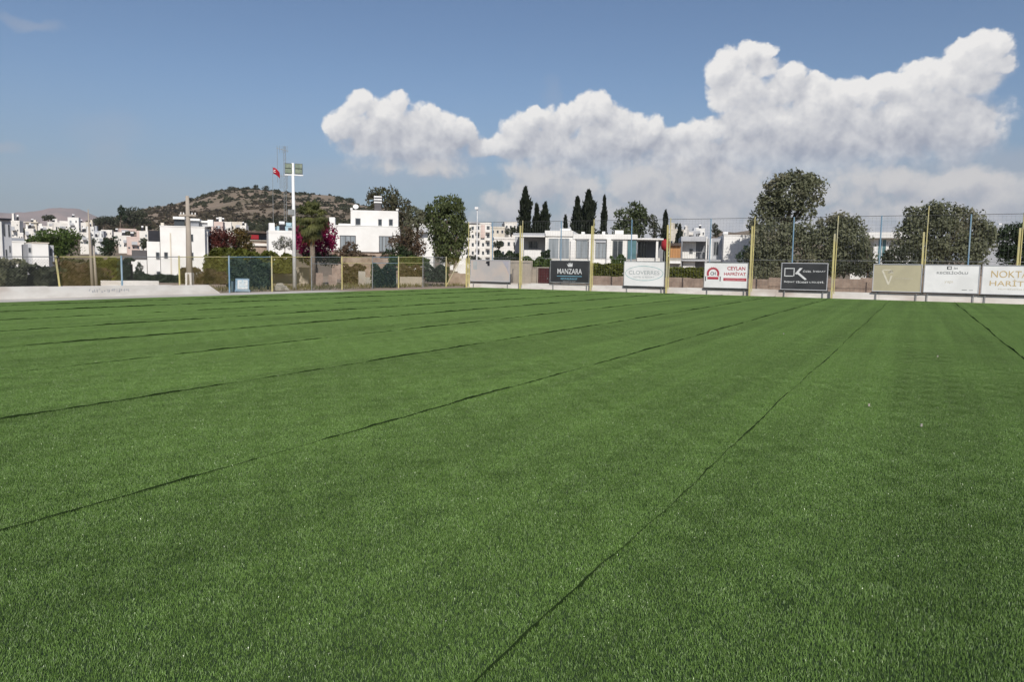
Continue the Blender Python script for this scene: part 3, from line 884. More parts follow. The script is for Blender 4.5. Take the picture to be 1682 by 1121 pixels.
# --- advertising boards
FONT = None
def lettering(parent, txt, x0, x1, z0, z1, m, y=-.006, name='lettering', bold=.0):
    """one object for each word"""
    ws = txt.split(' '); tot = sum(len(w) for w in ws) + .7 * (len(ws) - 1); k = (x1 - x0) / tot; x = x0
    for w in ws:
        word(parent, w, x, x + k * len(w), z0, z1, m, y, name, bold); x += k * (len(w) + .7)
def word(parent, txt, x0, x1, z0, z1, m, y, name, bold):
    cu_ = bpy.data.curves.new('t', 'FONT'); cu_.body = txt; cu_.size = 1; cu_.extrude = .0; cu_.offset = bold
    ob = bpy.data.objects.new('t', cu_); COL.objects.link(ob)
    dg = bpy.context.evaluated_depsgraph_get(); dg.update()
    me = bpy.data.meshes.new_from_object(ob.evaluated_get(dg))
    bpy.data.objects.remove(ob); bpy.data.curves.remove(cu_)
    xs = [v.co.x for v in me.vertices]; ys = [v.co.y for v in me.vertices]
    ax, bx, ay, by = min(xs), max(xs), min(ys), max(ys)
    for v in me.vertices:
        v.co = Vector((x0 + (v.co.x - ax) / (bx - ax) * (x1 - x0), y, z0 + (v.co.y - ay) / (by - ay) * (z1 - z0)))
    me.materials.clear(); me.materials.append(m); me.name = name
    o = bpy.data.objects.new(name, me); COL.objects.link(o); o.parent = parent
    return o
BG = 'advertising boards along the far end of the pitch'
def board(label, px, face, edge='galv', y=-.02, legs=2, border=.05, yb=None):
    """px: x0,x1,ytop,ybottom in the photograph; stands at u = 53.6 + y"""
    x0, x1, yt, yb = px
    u = 53.6 + y
    v0, zt = at_u(x0, yt, u); v1, _ = at_u(x1, yt, u); zb = at_u((x0 + x1) / 2, yb, u)[1]; zt = at_u((x0 + x1) / 2, yt, u)[1]
    w = v1 - v0; h = zt - zb
    t = field_thing('advertising_board', label, 'advertising board', v0, u, BG)
    MB().box(border, w - border, 0, .03, zb + border, zt - border).build('banner', M[face], t)
    mb = MB()
    mb.box(0, w, -.02, .05, zt - border, zt).box(0, w, -.02, .05, zb, zb + border)
    mb.box(0, border, -.02, .05, zb + border + .001, zt - border - .001).box(w - border, w, -.02, .05, zb + border + .001, zt - border - .001)
    mb.build('frame', M[edge], t)
    mb = MB().box(-.05, w + .05, .053, .12, zb - .07, zb - .01)  # dark strip drawing the shadow line under the board
    mb.build('shade_rail', M['steel'], t)
    for k in range(legs):
        xx = w * (k + .5) / legs if legs > 2 else (.25 if k == 0 else w - .25)
        MB().box(xx - .022, xx + .022, .055, .10, -.02, zb - .072).build('leg', M['galv'], t)
    return t, w, zb, h
# blank
t, w, zb, h = board('weathered blank grey-pink board with a torn black patch, nearest the corner of the pitch', (773, 838, 427, 463), 'boardgrey', 'lgrey', legs=2)
MB().prism([(w * .41, zb + h * .93), (w * .49, zb + h * .95), (w * .49, zb + h * .72), (w * .44, zb + h * .72), (w * .43, zb + h * .82), (w * .39, zb + h * .84)], -.01, 0).build('torn_patch', M['dark'], t)
MB().prism([(w * .80, zb + h * .95), (w * .97, zb + h * .95), (w * .97, zb + h * .35), (w * .92, zb + h * .62)], -.008, 0).build('faded_patch', mat('faded_lilac', (.42, .40, .44), (.36, .36, .40), 2, .8), t)
MB().box(w * .07, w * .17, -.008, 0, zb + h * .55, zb + h * .93).build('faded_patch', mat('faded_grey', (.42, .44, .43), (.36, .38, .38), 2, .8), t)
# black board
t, w, zb, h = board('black board with a white crown emblem and pale capitals over a light blue line', (904, 969, 428, 465), 'boardblack', 'galv', legs=2)
lettering(t, 'MANZARA', w * .19, w * .81, zb + h * .40, zb + h * .63, M['inkwhite'], bold=.01)
MB().box(w * .18, w * .81, -.008, 0, zb + h * .285, zb + h * .31).build('blue_line', M['inkblue'], t)
lettering(t, 'RESTAURANT', w * .28, w * .70, zb + h * .14, zb + h * .22, M['inkblue'], bold=.01)
lettering(t, 'BEACH & BAR', w * .34, w * .66, zb + h * .045, zb + h * .095, M['inkgrey'])
cx, cz, s = w * .51, zb + h * .72, h * .2
MB().prism([(cx - s * .9, cz + s * .75), (cx - s * .45, cz + s * .35), (cx - s * .3, cz + s * .95), (cx, cz + s * .5), (cx + s * .15, cz + s), (cx + s * .35, cz + s * .5), (cx + s * .6, cz + s * .9), (cx + s * .55, cz), (cx - s * .45, cz)], -.008, 0).build('emblem', M['inkwhite'], t)
# oval board
t, w, zb, h = board('white board with a thin teal oval around faint grey lettering', (1025, 1093, 429, 471), 'boardwhite', 'galv', legs=2)
MB().ring(w * .5, zb + h * .52, w * .46, h * .29, .035, -.008, 0, 48).build('oval', M['inkteal'], t)
lettering(t, 'CLOVERRES', w * .13, w * .87, zb + h * .47, zb + h * .62, M['inkpale'])
lettering(t, 'HOTEL & RESORT', w * .25, w * .75, zb + h * .34, zb + h * .40, M['inkpale'])
# red lettered board
t, w, zb, h = board('white board with a red gear emblem and red lettering over a red stripe', (1157, 1230, 431, 474), 'boardwhite', 'galv', legs=2)
lettering(t, 'CEYLAN', w * .53, w * .93, zb + h * .70, zb + h * .84, M['inkred'], bold=.02)
lettering(t, 'HAFR\u0130YAT', w * .46, w * .95, zb + h * .50, zb + h * .65, M['inkred'], bold=.02)
MB().box(w * .45, w * .965, -.008, 0, zb + h * .29, zb + h * .40).build('red_stripe', M['inkred'], t)
lettering(t, 'NAKL\u0130YAT \u0130N\u015eAAT', w * .49, w * .93, zb + h * .32, zb + h * .37, M['inkwhite'], y=-.010)
mb = MB(); cx, cz, r = w * .21, zb + h * .56, h * .235
mb.ring(cx, cz, r, r, r * .30, -.008, 0, 36, -.45, math.pi + .45)
for k in range(15):
    a = -.4 + (math.pi + .8) * k / 14
    mb.tube([(cx + math.cos(a) * r, -.004, cz + math.sin(a) * r), (cx + math.cos(a) * r * 1.14, -.004, cz + math.sin(a) * r * 1.14)], .012, 4)
mb.box(cx - r * .9, cx + r * .9, -.008, 0, zb + h * .335, zb + h * .43)
mb.build('gear_emblem', M['inkred'], t)
for sgn in (-1, 1):
    MB().box(cx + sgn * r * 1.2 - .03, cx + sgn * r * 1.2 + .03, -.008, 0, zb + h * .27, zb + h * .45).build('black_bar', M['inkblack'], t)
lettering(t, 'CH', cx - r * .42, cx + r * .42, cz - r * .26, cz + r * .26, M['inkblack'], bold=.02)
# black CK board
t, w, zb, h = board('black board with a big white square-and-K emblem and a white text line below', (1284, 1361, 432, 477), 'boardblack', 'lgrey', legs=2)
def X(f): return w * f
def Zc(f): return zb + h * (1 - f)
mb = MB(); q = .045
mb.box(X(.07), X(.265), -.008, 0, Zc(.20) - q, Zc(.20) + .01).box(X(.07), X(.265), -.008, 0, Zc(.50) - .01, Zc(.50) + q)
mb.box(X(.07), X(.07) + q * 1.2, -.008, 0, Zc(.50) + q + .001, Zc(.20) - q - .001)
mb.box(X(.27), X(.27) + q * 1.2, -.009, 0, Zc(.49), Zc(.19))
mb.prism([(X(.30), Zc(.40)), (X(.40), Zc(.19)), (X(.46), Zc(.19)), (X(.36), Zc(.40)), (X(.345), Zc(.43))], -.008, 0)
mb.prism([(X(.345), Zc(.345)), (X(.40), Zc(.37)), (X(.56), Zc(.60)), (X(.52), Zc(.63)), (X(.33), Zc(.38))], -.010, 0)
mb.build('emblem', M['inkwhite'], t)
lettering(t, '\u00d6ZEL \u0130N\u015eAAT', X(.47), X(.95), Zc(.345), Zc(.265), M['inkwhite'], bold=.01)
lettering(t, '\u0130N\u015eAAT T\u0130CARET LTD.\u015eT\u0130.', X(.07), X(.93), Zc(.745), Zc(.66), M['inkwhite'], bold=.02)
# olive board
t, w, zb, h = board('olive-coloured board with a cream triangular emblem and a short cream line of text', (1435, 1516, 434, 480), 'boardolive', 'lgrey', legs=2)
mb = MB()
mb.prism([(X(.17), Zc(.20)), (X(.37), Zc(.20)), (X(.43), Zc(.33)), (X(.30), Zc(.32)), (X(.42), Zc(.29)), (X(.35), Zc(.23)), (X(.21), Zc(.235))], -.008, 0)
mb.prism([(X(.17), Zc(.225)), (X(.22), Zc(.26)), (X(.335), Zc(.68)), (X(.31), Zc(.74))], -.009, 0)
mb.prism([(X(.345), Zc(.74)), (X(.315), Zc(.745)), (X(.365), Zc(.42)), (X(.405), Zc(.42))], -.010, 0)
mb.build('emblem', M['inkcream'], t)
lettering(t, 'GAYR\u0130MENKUL', X(.47), X(.82), Zc(.535), Zc(.485), M['inkcream'])
# white board
t, w, zb, h = board('white board with a small black logo over grey capitals, between olive and gold-lettered boards', (1519, 1611, 435, 482), 'boardwhite', 'lgrey', legs=2)
mb = MB().ring(X(.455), Zc(.115), X(.055), h * .075, .045, -.008, 0, 4, math.pi / 4, math.pi / 4 + 2 * math.pi)
mb.box(X(.41), X(.43), -.009, 0, Zc(.16), Zc(.07)); mb.build('logo', M['inkblack'], t)
lettering(t, '\u0130M', X(.53), X(.60), Zc(.155), Zc(.085), M['inkgrey'], bold=.02)
lettering(t, 'KE\u00c7EL\u0130O\u011eLU', X(.23), X(.79), Zc(.35), Zc(.22), M['inkgrey'], bold=.02)
lettering(t, 'yap\u0131', X(.38), X(.53), Zc(.67), Zc(.57), M['inkcream'])
mb = MB().box(X(.70), X(.79), -.008, 0, Zc(.885), Zc(.865)).box(X(.83), X(.90), -.008, 0, Zc(.885), Zc(.87)); mb.build('small_print', M['inkgrey'], t)
# gold board
t, w, zb, h = board('white board with two lines of gold capitals at the right end of the row', (1614, 1712, 436, 485), 'boardwhite', 'lgrey', legs=2)
lettering(t, 'NOKTA', X(.16), X(.80), Zc(.42), Zc(.19), M['inkgold'], bold=.0)
lettering(t, 'HAR\u0130TA', X(.145), X(.86), Zc(.70), Zc(.47), M['inkgold'], bold=.0)
lettering(t, 'M\u00dcHEND\u0130SL\u0130K', X(.30), X(.80), Zc(.83), Zc(.77), M['inkcream'])

# --- walls behind the ball-stop fence
def wall_u(name, label, cat, m, x0, x1, y0, u, th=.3, part='wall', bumpy=0.0, seed=1):
    v0 = at_u(x0, 450, u)[0]; v1 = at_u(x1, 450, u)[0]; z0 = at_u(x0, y0, u)[1]
    t = field_thing(name, label, cat, v0, u)
    w = v1 - v0; rr = random.Random(seed); mb = MB()
    n = max(1, int(w / .8)) if bumpy else 1
    for k in range(n):
        mb.box(w * k / n + .001, w * (k + 1) / n - .001, rr.uniform(0, .04) if bumpy else 0, th, -.2, z0 + rr.uniform(-bumpy, bumpy))
    mb.build(part, M[m], t)
    return t, w, z0
wall_u('stone_wall', 'long brown stone retaining wall below the clipped hedges behind the boards', 'wall', 'stone', 970, 1262, 453.5, 58.0, .4, bumpy=.03, seed=3)
wall_u('stone_wall', 'crumbling brown stone wall under the grey-green trees, right of the yellow post', 'wall', 'stone', 1263, 1460, 455, 58.6, .4, bumpy=.06, seed=4)
wall_u('stone_wall', 'brown stone wall hidden behind the three joined boards on the right', 'wall', 'stone', 1462, 1790, 452, 59.4, .4, bumpy=.05, seed=8)
t, w, z0 = wall_u('rendered_wall', 'tall beige rendered garden wall between the blank board and the dark red gate', 'wall', 'beige', 838, 872, 428, 57.2, .3)
MB().box(w * .42, w * .44, -.02, 0, 0, z0 - .05).build('joint', M['conc'], t)
t, w, z0 = wall_u('rendered_wall', 'low pinkish rendered wall beside the dark red gate', 'wall', 'beige', 873, 906, 439, 57.6, .3)
t, w, z0 = wall_u('garden_gate', 'dark red metal gate in the rendered wall left of the black crown board', 'gate', 'gate', 884, 902, 441, 57.45, .05, part='door')
MB().box(-.08, -.005, -.03, .06, -.1, z0 + .05).box(w + .005, w + .08, -.03, .06, -.1, z0 + .05).box(-.08, w + .08, -.03, .06, z0 + .052, z0 + .12).build('frame', M['beige'], t)
MB().box(w * .85, w * .9, -.05, -.0, z0 * .45, z0 * .52).build('handle', M['galv'], t)
wall_u('rendered_wall', 'plain beige wall running behind the blank grey board', 'wall', 'beige', 776, 837, 436, 58.5, .3)

# --- hedges: leaf masses with their own height
def hedge(label, x0, x1, y0, y1, D, leaf, group=None, size=.16, dens=1.0, name='hedge', cat='hedge', depth=.8, wob=.25):
    TREE_N[0] += 1
    rng = np.random.default_rng(500 + TREE_N[0])
    a, b = at_d(x0, y0, D), at_d(x1, y0, D)
    zt = (a.z + b.z) / 2; zb = at_d((x0 + x1) / 2, y1, D).z
    w = (b - a); w.z = 0; Ln = w.length; ex = w / Ln; ey = Vector((-ex.y, ex.x, 0))
    org = Vector(((a.x + b.x) / 2, (a.y + b.y) / 2, max(zb, gz((a.x + b.x) / 2, (a.y + b.y) / 2) - .2)))
    org.z = min(org.z, zb)
    t = thing(name, label, cat, org, math.atan2(ex.y, ex.x), group)
    n = int(min(14000, dens * 7.0 * Ln * (zt - zb + depth) / (size * size) * .8)) + 200
    x = rng.uniform(-Ln / 2, Ln / 2, n); H = zt - org.z
    hh = H * (1 - wob * .5 + wob * .5 * np.sin(x * 2.1 + 1) * np.sin(x * .9) + wob * .25 * np.sin(x * 6))
    side = rng.uniform(0, 1, n)
    z = np.where(side < .7, rng.uniform(0, 1, n) * hh, hh - rng.uniform(0, .15, n)); y = np.where(side < .7, rng.uniform(-.12, .12, n) - depth / 2 * (1 - .3 * (z / np.maximum(hh, .1)) ** 3), rng.uniform(-depth / 2, depth / 2, n))
    P = np.stack([x, y, z], 1)
    A = rng.normal(size=(n, 3)); A /= np.linalg.norm(A, axis=1)[:, None]; Bv = np.cross(A, rng.normal(size=(n, 3))); Bv /= np.linalg.norm(Bv, axis=1)[:, None]
    s = size * rng.uniform(.5, 1.4, n)[:, None]
    q = np.stack([P - A * s * .8, P + Bv * s * .45, P + A * s * .8, P - Bv * s * .45], 1).reshape(-1, 3); i = np.arange(n) * 4
    np_mesh('foliage', q, np.stack([i, i + 1, i + 2, i + 3], 1), leaf, t, rng.uniform(0, 1, n))
    # woody core
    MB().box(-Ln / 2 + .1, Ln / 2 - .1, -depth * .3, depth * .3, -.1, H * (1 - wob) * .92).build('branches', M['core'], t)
    return t
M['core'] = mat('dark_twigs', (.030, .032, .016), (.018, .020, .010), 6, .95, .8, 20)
hedge('clipped olive-green hedge on the stone wall between the black board and the oval board', 966, 1024, 433, 455, 66, L['hedge'], wob=.12)
hedge('clipped olive-green hedge on the stone wall between the oval board and the red-lettered board', 1098, 1160, 440, 457, 62, L['hedge'], wob=.08)
hedge('bright leafy bush beside the villa, above the rendered wall left of the black board', 858, 905, 421, 440, 70, L['green'], wob=.5, name='bush', cat='bush')
hedge('dark low bushes between the apartment block and the villa', 812, 852, 411, 430, 78, L['dark'], wob=.6, name='bush', cat='bush', depth=2)
hedge('dark potted greenery on the villa terrace', 889, 903, 410, 424, 80, L['dark'], wob=.5, name='bush', cat='bush')
hedge('green bush climbing beside the villa terrace left of the oval board', 1003, 1026, 417, 440, 70, L['green'], wob=.6, name='bush', cat='bush', depth=1.4)

# ================================================================== houses behind the far end
# long villa
b = Bld('villa', 'long white single-storey villa with a covered terrace and tall glazed bays behind the hedge', 'villa', 965, 84, -4)
b.box('wall', 'white', 896, 1046, 386, None, 0, 9)
b.box('roof_parapet', 'white', 895, 941, 379, 388, -.15, 9.3)
b.box('roof_parapet', 'white', 941.3, 1047, 385, 393, -.18, 9.3)
b.box('roof_slab', 'lgrey', 843, 894.5, 383, 387, -1.2, 9)
b.box('fascia', 'white', 844, 895, 387.1, 389.2, -1.23, .2)
b.box('wall', 'lgrey', 846, 895.5, 389.5, None, 3.0, 4)  # terrace back wall, its shade put into the grey
b.box('pillar', 'white', 855, 860, 389.4, None, -1.1, .3)
b.window(868, 884, 396, 409, 3.0, n=2)
b.box('terrace_wall', 'white', 861, 889, 411, None, -1.0, .2)
b.window(900, 936, 391, 426, 0, 'glass_b', 'white', 2)
b.window(946, 966, 391, 425, 0, 'glass_b', 'galv', 2)
b.box('shutter_box', 'lgrey', 947, 965, 392, 394.5, -.12, .1)
b.window(978, 996, 393, 425, 0, 'glass_b', 'galv', 3)
b.box('shutter_box', 'lgrey', 979, 995, 395, 399, -.12, .1)
b.window(1006, 1023, 395, 427, 0, 'glass', 'galv', 2)
b.window(1030, 1046, 394, 427, 0, 'teal', 'galv', 1)
for x0, x1 in ((937.5, 944.5), (967.5, 976.5), (997, 1004)): b.box('pillar', 'white', x0, x1, 393.2, None, -.35, .3)
b.box('roof_slab', 'white', 1046, 1090, 391.5, 394, -.2, 7)
b.box('wall', 'grey', 1047.5, 1090, 394.2, None, 5, .3)
b.box('pillar', 'white', 1078, 1081.5, 394.2, None, 0, .3)
b.window(1050, 1062, 398, 424, 5.0, 'glass', 'frame', 2)
b.box('terrace_wall', 'white', 1046.3, 1084, 424, None, .4, .2)
b.box('chimney', 'white', 1010, 1024, 378.5, 385, 3, 1)
b.box('chimney', 'white', 989, 994, 380.5, 385, 4, .6)
b.box('roof_box', 'white', 920, 937, 375.5, 379, 3, 1)
b.box('roof_box', 'white', 955, 960, 381, 385, 3, 1)
def chair_set(label, px, D):
    g = at_d(px, 440, D); t = thing('terrace_table', label, 'table', (g.x, g.y, 1.1), .2)
    MB().tube([(0, 0, .70), (0, 0, .74)], .55, 14).build('table_top', M['paintwhite'], t); MB().tube([(0, 0, 0), (0, 0, .70)], .05, 8).build('leg', M['paintwhite'], t)
# red parasol closed beside yellow post
g = at_d(1091, 440, 70)
t = thing('red_parasol', 'rolled red parasol standing beside the villa terrace', 'parasol', (g.x, g.y, 0))
k = 70 / FPX; zt = at_d(1091, 393, 70).z; zb = at_d(1091, 412, 70).z
MB().tube([(0, 0, 0), (0, 0, zb + .1)], .03, 8).build('pole', M['galv'], t)
MB().tube([(0, 0, zb), (.03, 0, zb + .15), (0, 0, zb + (zt - zb) * .45), (-.02, 0, zb + (zt - zb) * .8), (0, 0, zt)], [.10, .34, .40, .30, .05], 9).build('canopy', M['red'], t, True)
# wooden outbuilding
b = Bld('wooden_cabin', 'orange timber cabin with a brown roof between the villa and the grey-fronted house', 'cabin', 1109, 80, 3)
b.box('wall', 'owood', 1101, 1118, 404, 424, 0, 3)
b.box('roof', 'awning', 1099, 1119, 399.5, 403.7, -.3, 3.6)
b.box('base_wall', 'conc', 1100, 1119, 424.2, None, -.1, 3.4)
b.box('ledge', 'white', 1100, 1118, 429, 433, -.5, .38)
# grey-fronted house and white box
b = Bld('modern_house', 'modern house with grey framed balcony and blank white wing behind the red-lettered board', 'house', 1175, 80, 5)
b.box('roof_slab', 'lgrey', 1119, 1162, 388.5, 396.5, 0, 7)
b.box('wall', 'white', 1121, 1143, 396.7, 425, 1.2, 5)
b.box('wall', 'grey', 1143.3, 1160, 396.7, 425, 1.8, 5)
b.box('pillar', 'white', 1160.2, 1162.4, 388.6, None, -.1, .3)
b.box('pillar', 'grey', 1119, 1121.5, 396.7, None, 0, .3)
b.box('floor_slab', 'lgrey', 1119, 1189, 426.5, 429.5, -.1, 7)
b.box('wall', 'white', 1122, 1142, 429.8, None, .5, 5)
b.box('wall', 'grey', 1142.5, 1189, 429.8, None, 1.5, 5)
mb = MB()
for k in range(15):
    a = b.P(1121.5 + k * 2.75, 420)[0]; z0, z1 = b.P(1140, 426)[1], b.P(1140, 414)[1]
    mb.tube([(a, .05, z0), (a, .05, z1)], .012, 4)
a0, a1 = b.P(1121.5, 420)[0], b.P(1160, 420)[0]; mb.tube([(a0, .05, z1), (a1, .05, z1)], .02, 5); mb.build('railing', M['galv'], b.t)
b.window(1132, 1138, 409, 417, 1.2)
b.box('wall', 'lgrey', 1162.6, 1189, 391.5, 426.3, 1.0, 5)  # grey recess, with the shaded side of the white wing in its colour
b.window(1172, 1180, 397, 420, 1.0, n=2)
b.box('pillar', 'white', 1166, 1169, 392, 426.3, -.05, .3)
b.box('wall', 'white', 1189.2, 1233, 388, None, -.6, 7)
b.parapet(1189.2, 1233, 388, -.6, 7, 'white', .12, .03)
b.box('solar_tank', 'paintwhite', 1188, 1196, 381, 385, 1, .7)
b.box('tank_stand', 'steel', 1187.5, 1197, 385.2, 388, 1, .8)
# low house with slab roof on the right
b = Bld('modern_house', 'white house with thick flat roof and pale glazing between two groups of grey-green trees', 'house', 1450, 86, 0)
b.box('wall', 'white', 1436, 1500, 391.5, None, .6, 7)
b.box('roof_slab', 'white', 1419, 1502, 381.5, 391, -.3, 8)
b.window(1441, 1456, 393, 428, .6, 'teal', 'white', 2)
b.box('roof_box', 'grey', 1423, 1429, 375.5, 381, 1, 1)
b.box('wall', 'white', 1400, 1436, 392, None, 1.5, 5)
b = Bld('grey_house', 'plain grey gabled house end between the big domed tree and the right-edge tree', 'house', 1640, 95, 0)
b.box('wall', 'lgrey', 1618, 1662, 385, None, 0, 8)
a, c, zb_, zt_ = b.rect(1618, 1662, 385, None, 0); ap = b.P(1637, 371)[1]
MB().prism([(a - .2, zt_ + .003), (c + .2, zt_ + .003), ((a + c) / 2, ap)], -.15, 8.2).build('roof', M['lgrey'], b.t)

# apartment blocks in the middle distance
def block(label, x0, x1, y0, y1, D, m, rows, cols, yaw, seed, balc=True, pink=None):
    b = Bld('apartment_block', label, 'apartment block', (x0 + x1) / 2, D, yaw)
    rr = random.Random(seed)
    th = 12
    b.box('wall', m, x0, x1, y0, None, 0, th)
    b.parapet(x0, x1, y0, 0, th, m, .4, .1)
    H = (y1 - y0) / rows; Wd = (x1 - x0) / cols
    for r in range(rows):
        for c in range(cols):
            xa = x0 + Wd * c
            if balc and c % 2 == 0:
                b.box('balcony', m, xa + Wd * .08, xa + Wd * .92, y0 + H * (r + .70), y0 + H * (r + .98), -1.0, .12)
                b.box('balcony_floor', m, xa + Wd * .08, xa + Wd * .92, y0 + H * (r + .981), y0 + H * (r + 1.02), -1.0, .98)
                b.window(xa + Wd * .2, xa + Wd * .8, y0 + H * (r + .24), y0 + H * (r + .9), 0, 'glass', 'frame', 2)
            else:
                b.window(xa + Wd * .28, xa + Wd * .72, y0 + H * (r + .3), y0 + H * (r + .72), 0, 'glass', 'frame', 1)
    return b
b = block('tall white five-storey apartment block with stacked balconies right of the pepper tree', 764, 806, 368, 436, 190, 'white2', 5, 5, 6, 3)
b.box('roof_slab', 'lgrey', 765, 788, 364.5, 367, -.4, 9)
b.box('lift_tower', 'pink', 790, 796.5, 369.5, 391, -.5, .48)
block('cream three-storey block with small square windows behind the low dark bushes', 806, 829, 375, 410, 200, 'cream', 3, 3, -6, 4, False)
block('white block with a raised top storey touching the cypresses', 829, 849, 367, 392, 215, 'white2', 2, 3, 4, 5, False)
block('low white block with a dark garden tree in front, left of the cypresses', 812, 850, 393, 424, 150, 'white2', 2, 4, -3, 6, False)
# sloping white wall
b = Bld('gable_wall', 'bright white sloping stair wall between the pepper tree and the apartment block', 'wall', 758, 110, 0)
p = [b.P(*q) for q in ((766, 391), (766, 446), (744, 446), (749, 437), (752, 432))]
MB().prism(p[::-1], 0, 1.2).build('wall', M['white'], b.t)
b.box('wall', 'white', 752, 772, 434, None, -.4, 1.5)

# ================================================================== left side houses
b = Bld('grey_building', 'grey upright building with a dark roof edge at the left edge of the photo', 'building', 6, 72, 22)
b.box('wall', 'lgrey', -40, 17.5, 361, None, 0, 8)
b.box('roof', 'dark', -42, 18.5, 357.5, 360.6, -.3, 8.6)
b.box('corner_pillar', 'white', -2, 2.2, 364, None, -.25, .24)
b.window(5, 8, 367, 388); b.window(13, 16, 369, 389); b.window(9, 11.5, 410, 424); b.window(15, 17, 404, 415)
b = Bld('white_house', 'small white blank-walled house between the grey building and the white cube house', 'house', 30, 92, 0)
b.box('wall', 'white', 17, 42, 398, None, 0, 6); b.parapet(17, 42, 398, 0, 6, 'white', .15, .05)
b.box('roof_room', 'grey', 18, 40, 391, 397, 2, 2)
b = Bld('white_cube_house', 'white cube-shaped house with a left side greyed as shade and a grey right strip near the left edge, above the dark bushes', 'house', 64, 72, 8)
b.box('wall', 'white', 53.5, 80, 400, 438, 0, 5); b.parapet(53.5, 80, 400, -.02, 5.04, 'cream', .1, .04)
b.box('wall', 'lgrey', 46, 53.3, 401, None, .6, 4.2)  # left face of the cube, greyed to show it in shade
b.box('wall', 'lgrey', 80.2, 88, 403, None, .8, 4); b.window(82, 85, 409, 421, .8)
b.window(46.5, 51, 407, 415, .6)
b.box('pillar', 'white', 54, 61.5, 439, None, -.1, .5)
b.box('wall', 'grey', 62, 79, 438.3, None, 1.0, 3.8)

b = Bld('white_house', 'large stepped white house with a roof terrace behind the concrete utility pole', 'house', 285, 78, -6)
b.box('wall', 'white', 262.5, 336, 373, None, 0, 9); b.parapet(262.5, 336, 373, 0, 9, 'white', .1, .04)
b.box('wall', 'white', 241, 262.2, 397, None, .1, 8)
b.box('wall', 'white', 215, 240.8, 427, None, .05, 7)
b.box('dark_screen', 'dark', 243.5, 262.3, 379, 396.6, .4, 3)
b.box('timber_room', 'wood', 216.5, 240.7, 411, 426.6, .3, 5)
b.box('terrace_roof', 'white', 284, 303, 356, 360, 1.5, 4); b.box('terrace_room', 'glass', 286, 303, 360.3, 372.6, 1.8, 3)
b.box('terrace_roof', 'white', 305.5, 328, 359, 362.5, 1.5, 4); b.box('terrace_room', 'grey', 313, 326.5, 362.8, 372.6, 1.8, 3)
b.box('parapet', 'white', 327, 350, 362.8, 366, 3, .3); b.box('parapet', 'lgrey', 327, 344, 366.3, 372.6, 3.2, 3)
b.box('chimney', 'white', 341, 350, 361, 372, 2, 1); b.box('chimney', 'cream', 264, 269, 366, 372.7, 1, .6)
b.box('downpipe', 'cream', 279.5, 281.5, 383, 452, -.08, .07)
b.window(256, 262, 414.5, 425); b.window(269.5, 276, 414.5, 425); b.window(257, 264, 446, 452)
b.window(313, 317.5, 385, 397); b.window(313, 318, 415, 428)
# lower side wing
b.box('wall', 'white', 336.2, 341, 380, None, 1, 6)

# villa with roof tank
b = Bld('villa', 'white two-storey villa with glass doors and a dark roof chimney with white bands', 'villa', 603, 92, -3)
b.box('wall', 'white', 549, 657, 372, 414, 0, 9)
b.box('wall', 'white', 576, 654, 346, 371.7, .6, 7)
b.parapet(549, 576, 371.5, 0, 9, 'white', .12, .04)
b.box('corner_stub', 'white', 575.5, 579, 341.5, 345.8, .55, .6); b.box('corner_stub', 'white', 650.5, 654.5, 343, 345.8, .55, .6)
b.box('annex_parapet', 'white', 556, 576, 367.5, 371, 1, .3); b.box('chimney', 'white', 541, 550, 357, 385, 1.2, 1.2)
b.box('wall', 'white', 536, 549, 374, 412, 1, 6)
b.box('base_wall', 'stone', 545, 660, 414.3, None, .2, 8)
b.window(583.5, 592.5, 358.5, 370, .6); b.window(621, 627.5, 360, 371, .6); b.window(638.5, 645.5, 360, 371, .6)
b.window(558.5, 584.5, 387, 412, 0, 'glass_b', 'steel', 3); b.window(622.5, 645, 388, 414, 0, 'glass_b', 'steel', 4)
b.box('chimney', 'wood', 615, 626, 333.5, 345.7, 2, 1.2)
for y in (322, 326.4, 331): b.box('white_band', 'paintwhite', 614.2, 627, y, y + 2.4, 1.9, 1.4)
b.box('chimney', 'wood', 616, 625.5, 324.5, 326.3, 2.05, 1.1); b.box('chimney', 'wood', 616, 625.5, 328.9, 330.9, 2.05, 1.1)
a, z = b.P(584.5, 340, 1.5)
MB().tube([(a, 1.5, z - .5), (a, 1.45, z), (a, 1.4, z + .03)], [.03, .05, .34], 12).build('satellite_dish', M['paintwhite'], b.t)

# house beside the light pole, restaurant, pink-white houses behind the red tree
b = small_house('low white house with two dark windows left of the floodlight pole', 441, 482, 383, 410, 105, 'white', cols=3, rows=1, yaw=5, group=None, name='white_house')
b.box('wall', 'bluepale', 455, 484, 372, 382.8, 2.5, 4); b.box('parapet', 'bluepale', 470, 486, 366, 371.6, 3, .3)
b.window(473, 480, 374, 379, 2.5)
b = Bld('restaurant', 'dark open-fronted restaurant terrace with a red awning behind the autumn-coloured trees', 'restaurant', 418, 110, 4)
b.box('roof_slab', 'awning', 404, 442, 380.5, 383, -.5, 7); b.box('wall', 'grey', 404, 441, 383.3, 400, 3, 2)
b.box('awning', 'red', 412, 425, 386, 393, -.3, .2); b.box('floor_slab', 'beige', 403, 442, 394.5, 396, -.5, 7); b.box('base_wall', 'stone', 403, 441, 396.3, None, -.3, 6)
b.box('railing', 'white2', 405, 441, 400, 404, -.6, .1)

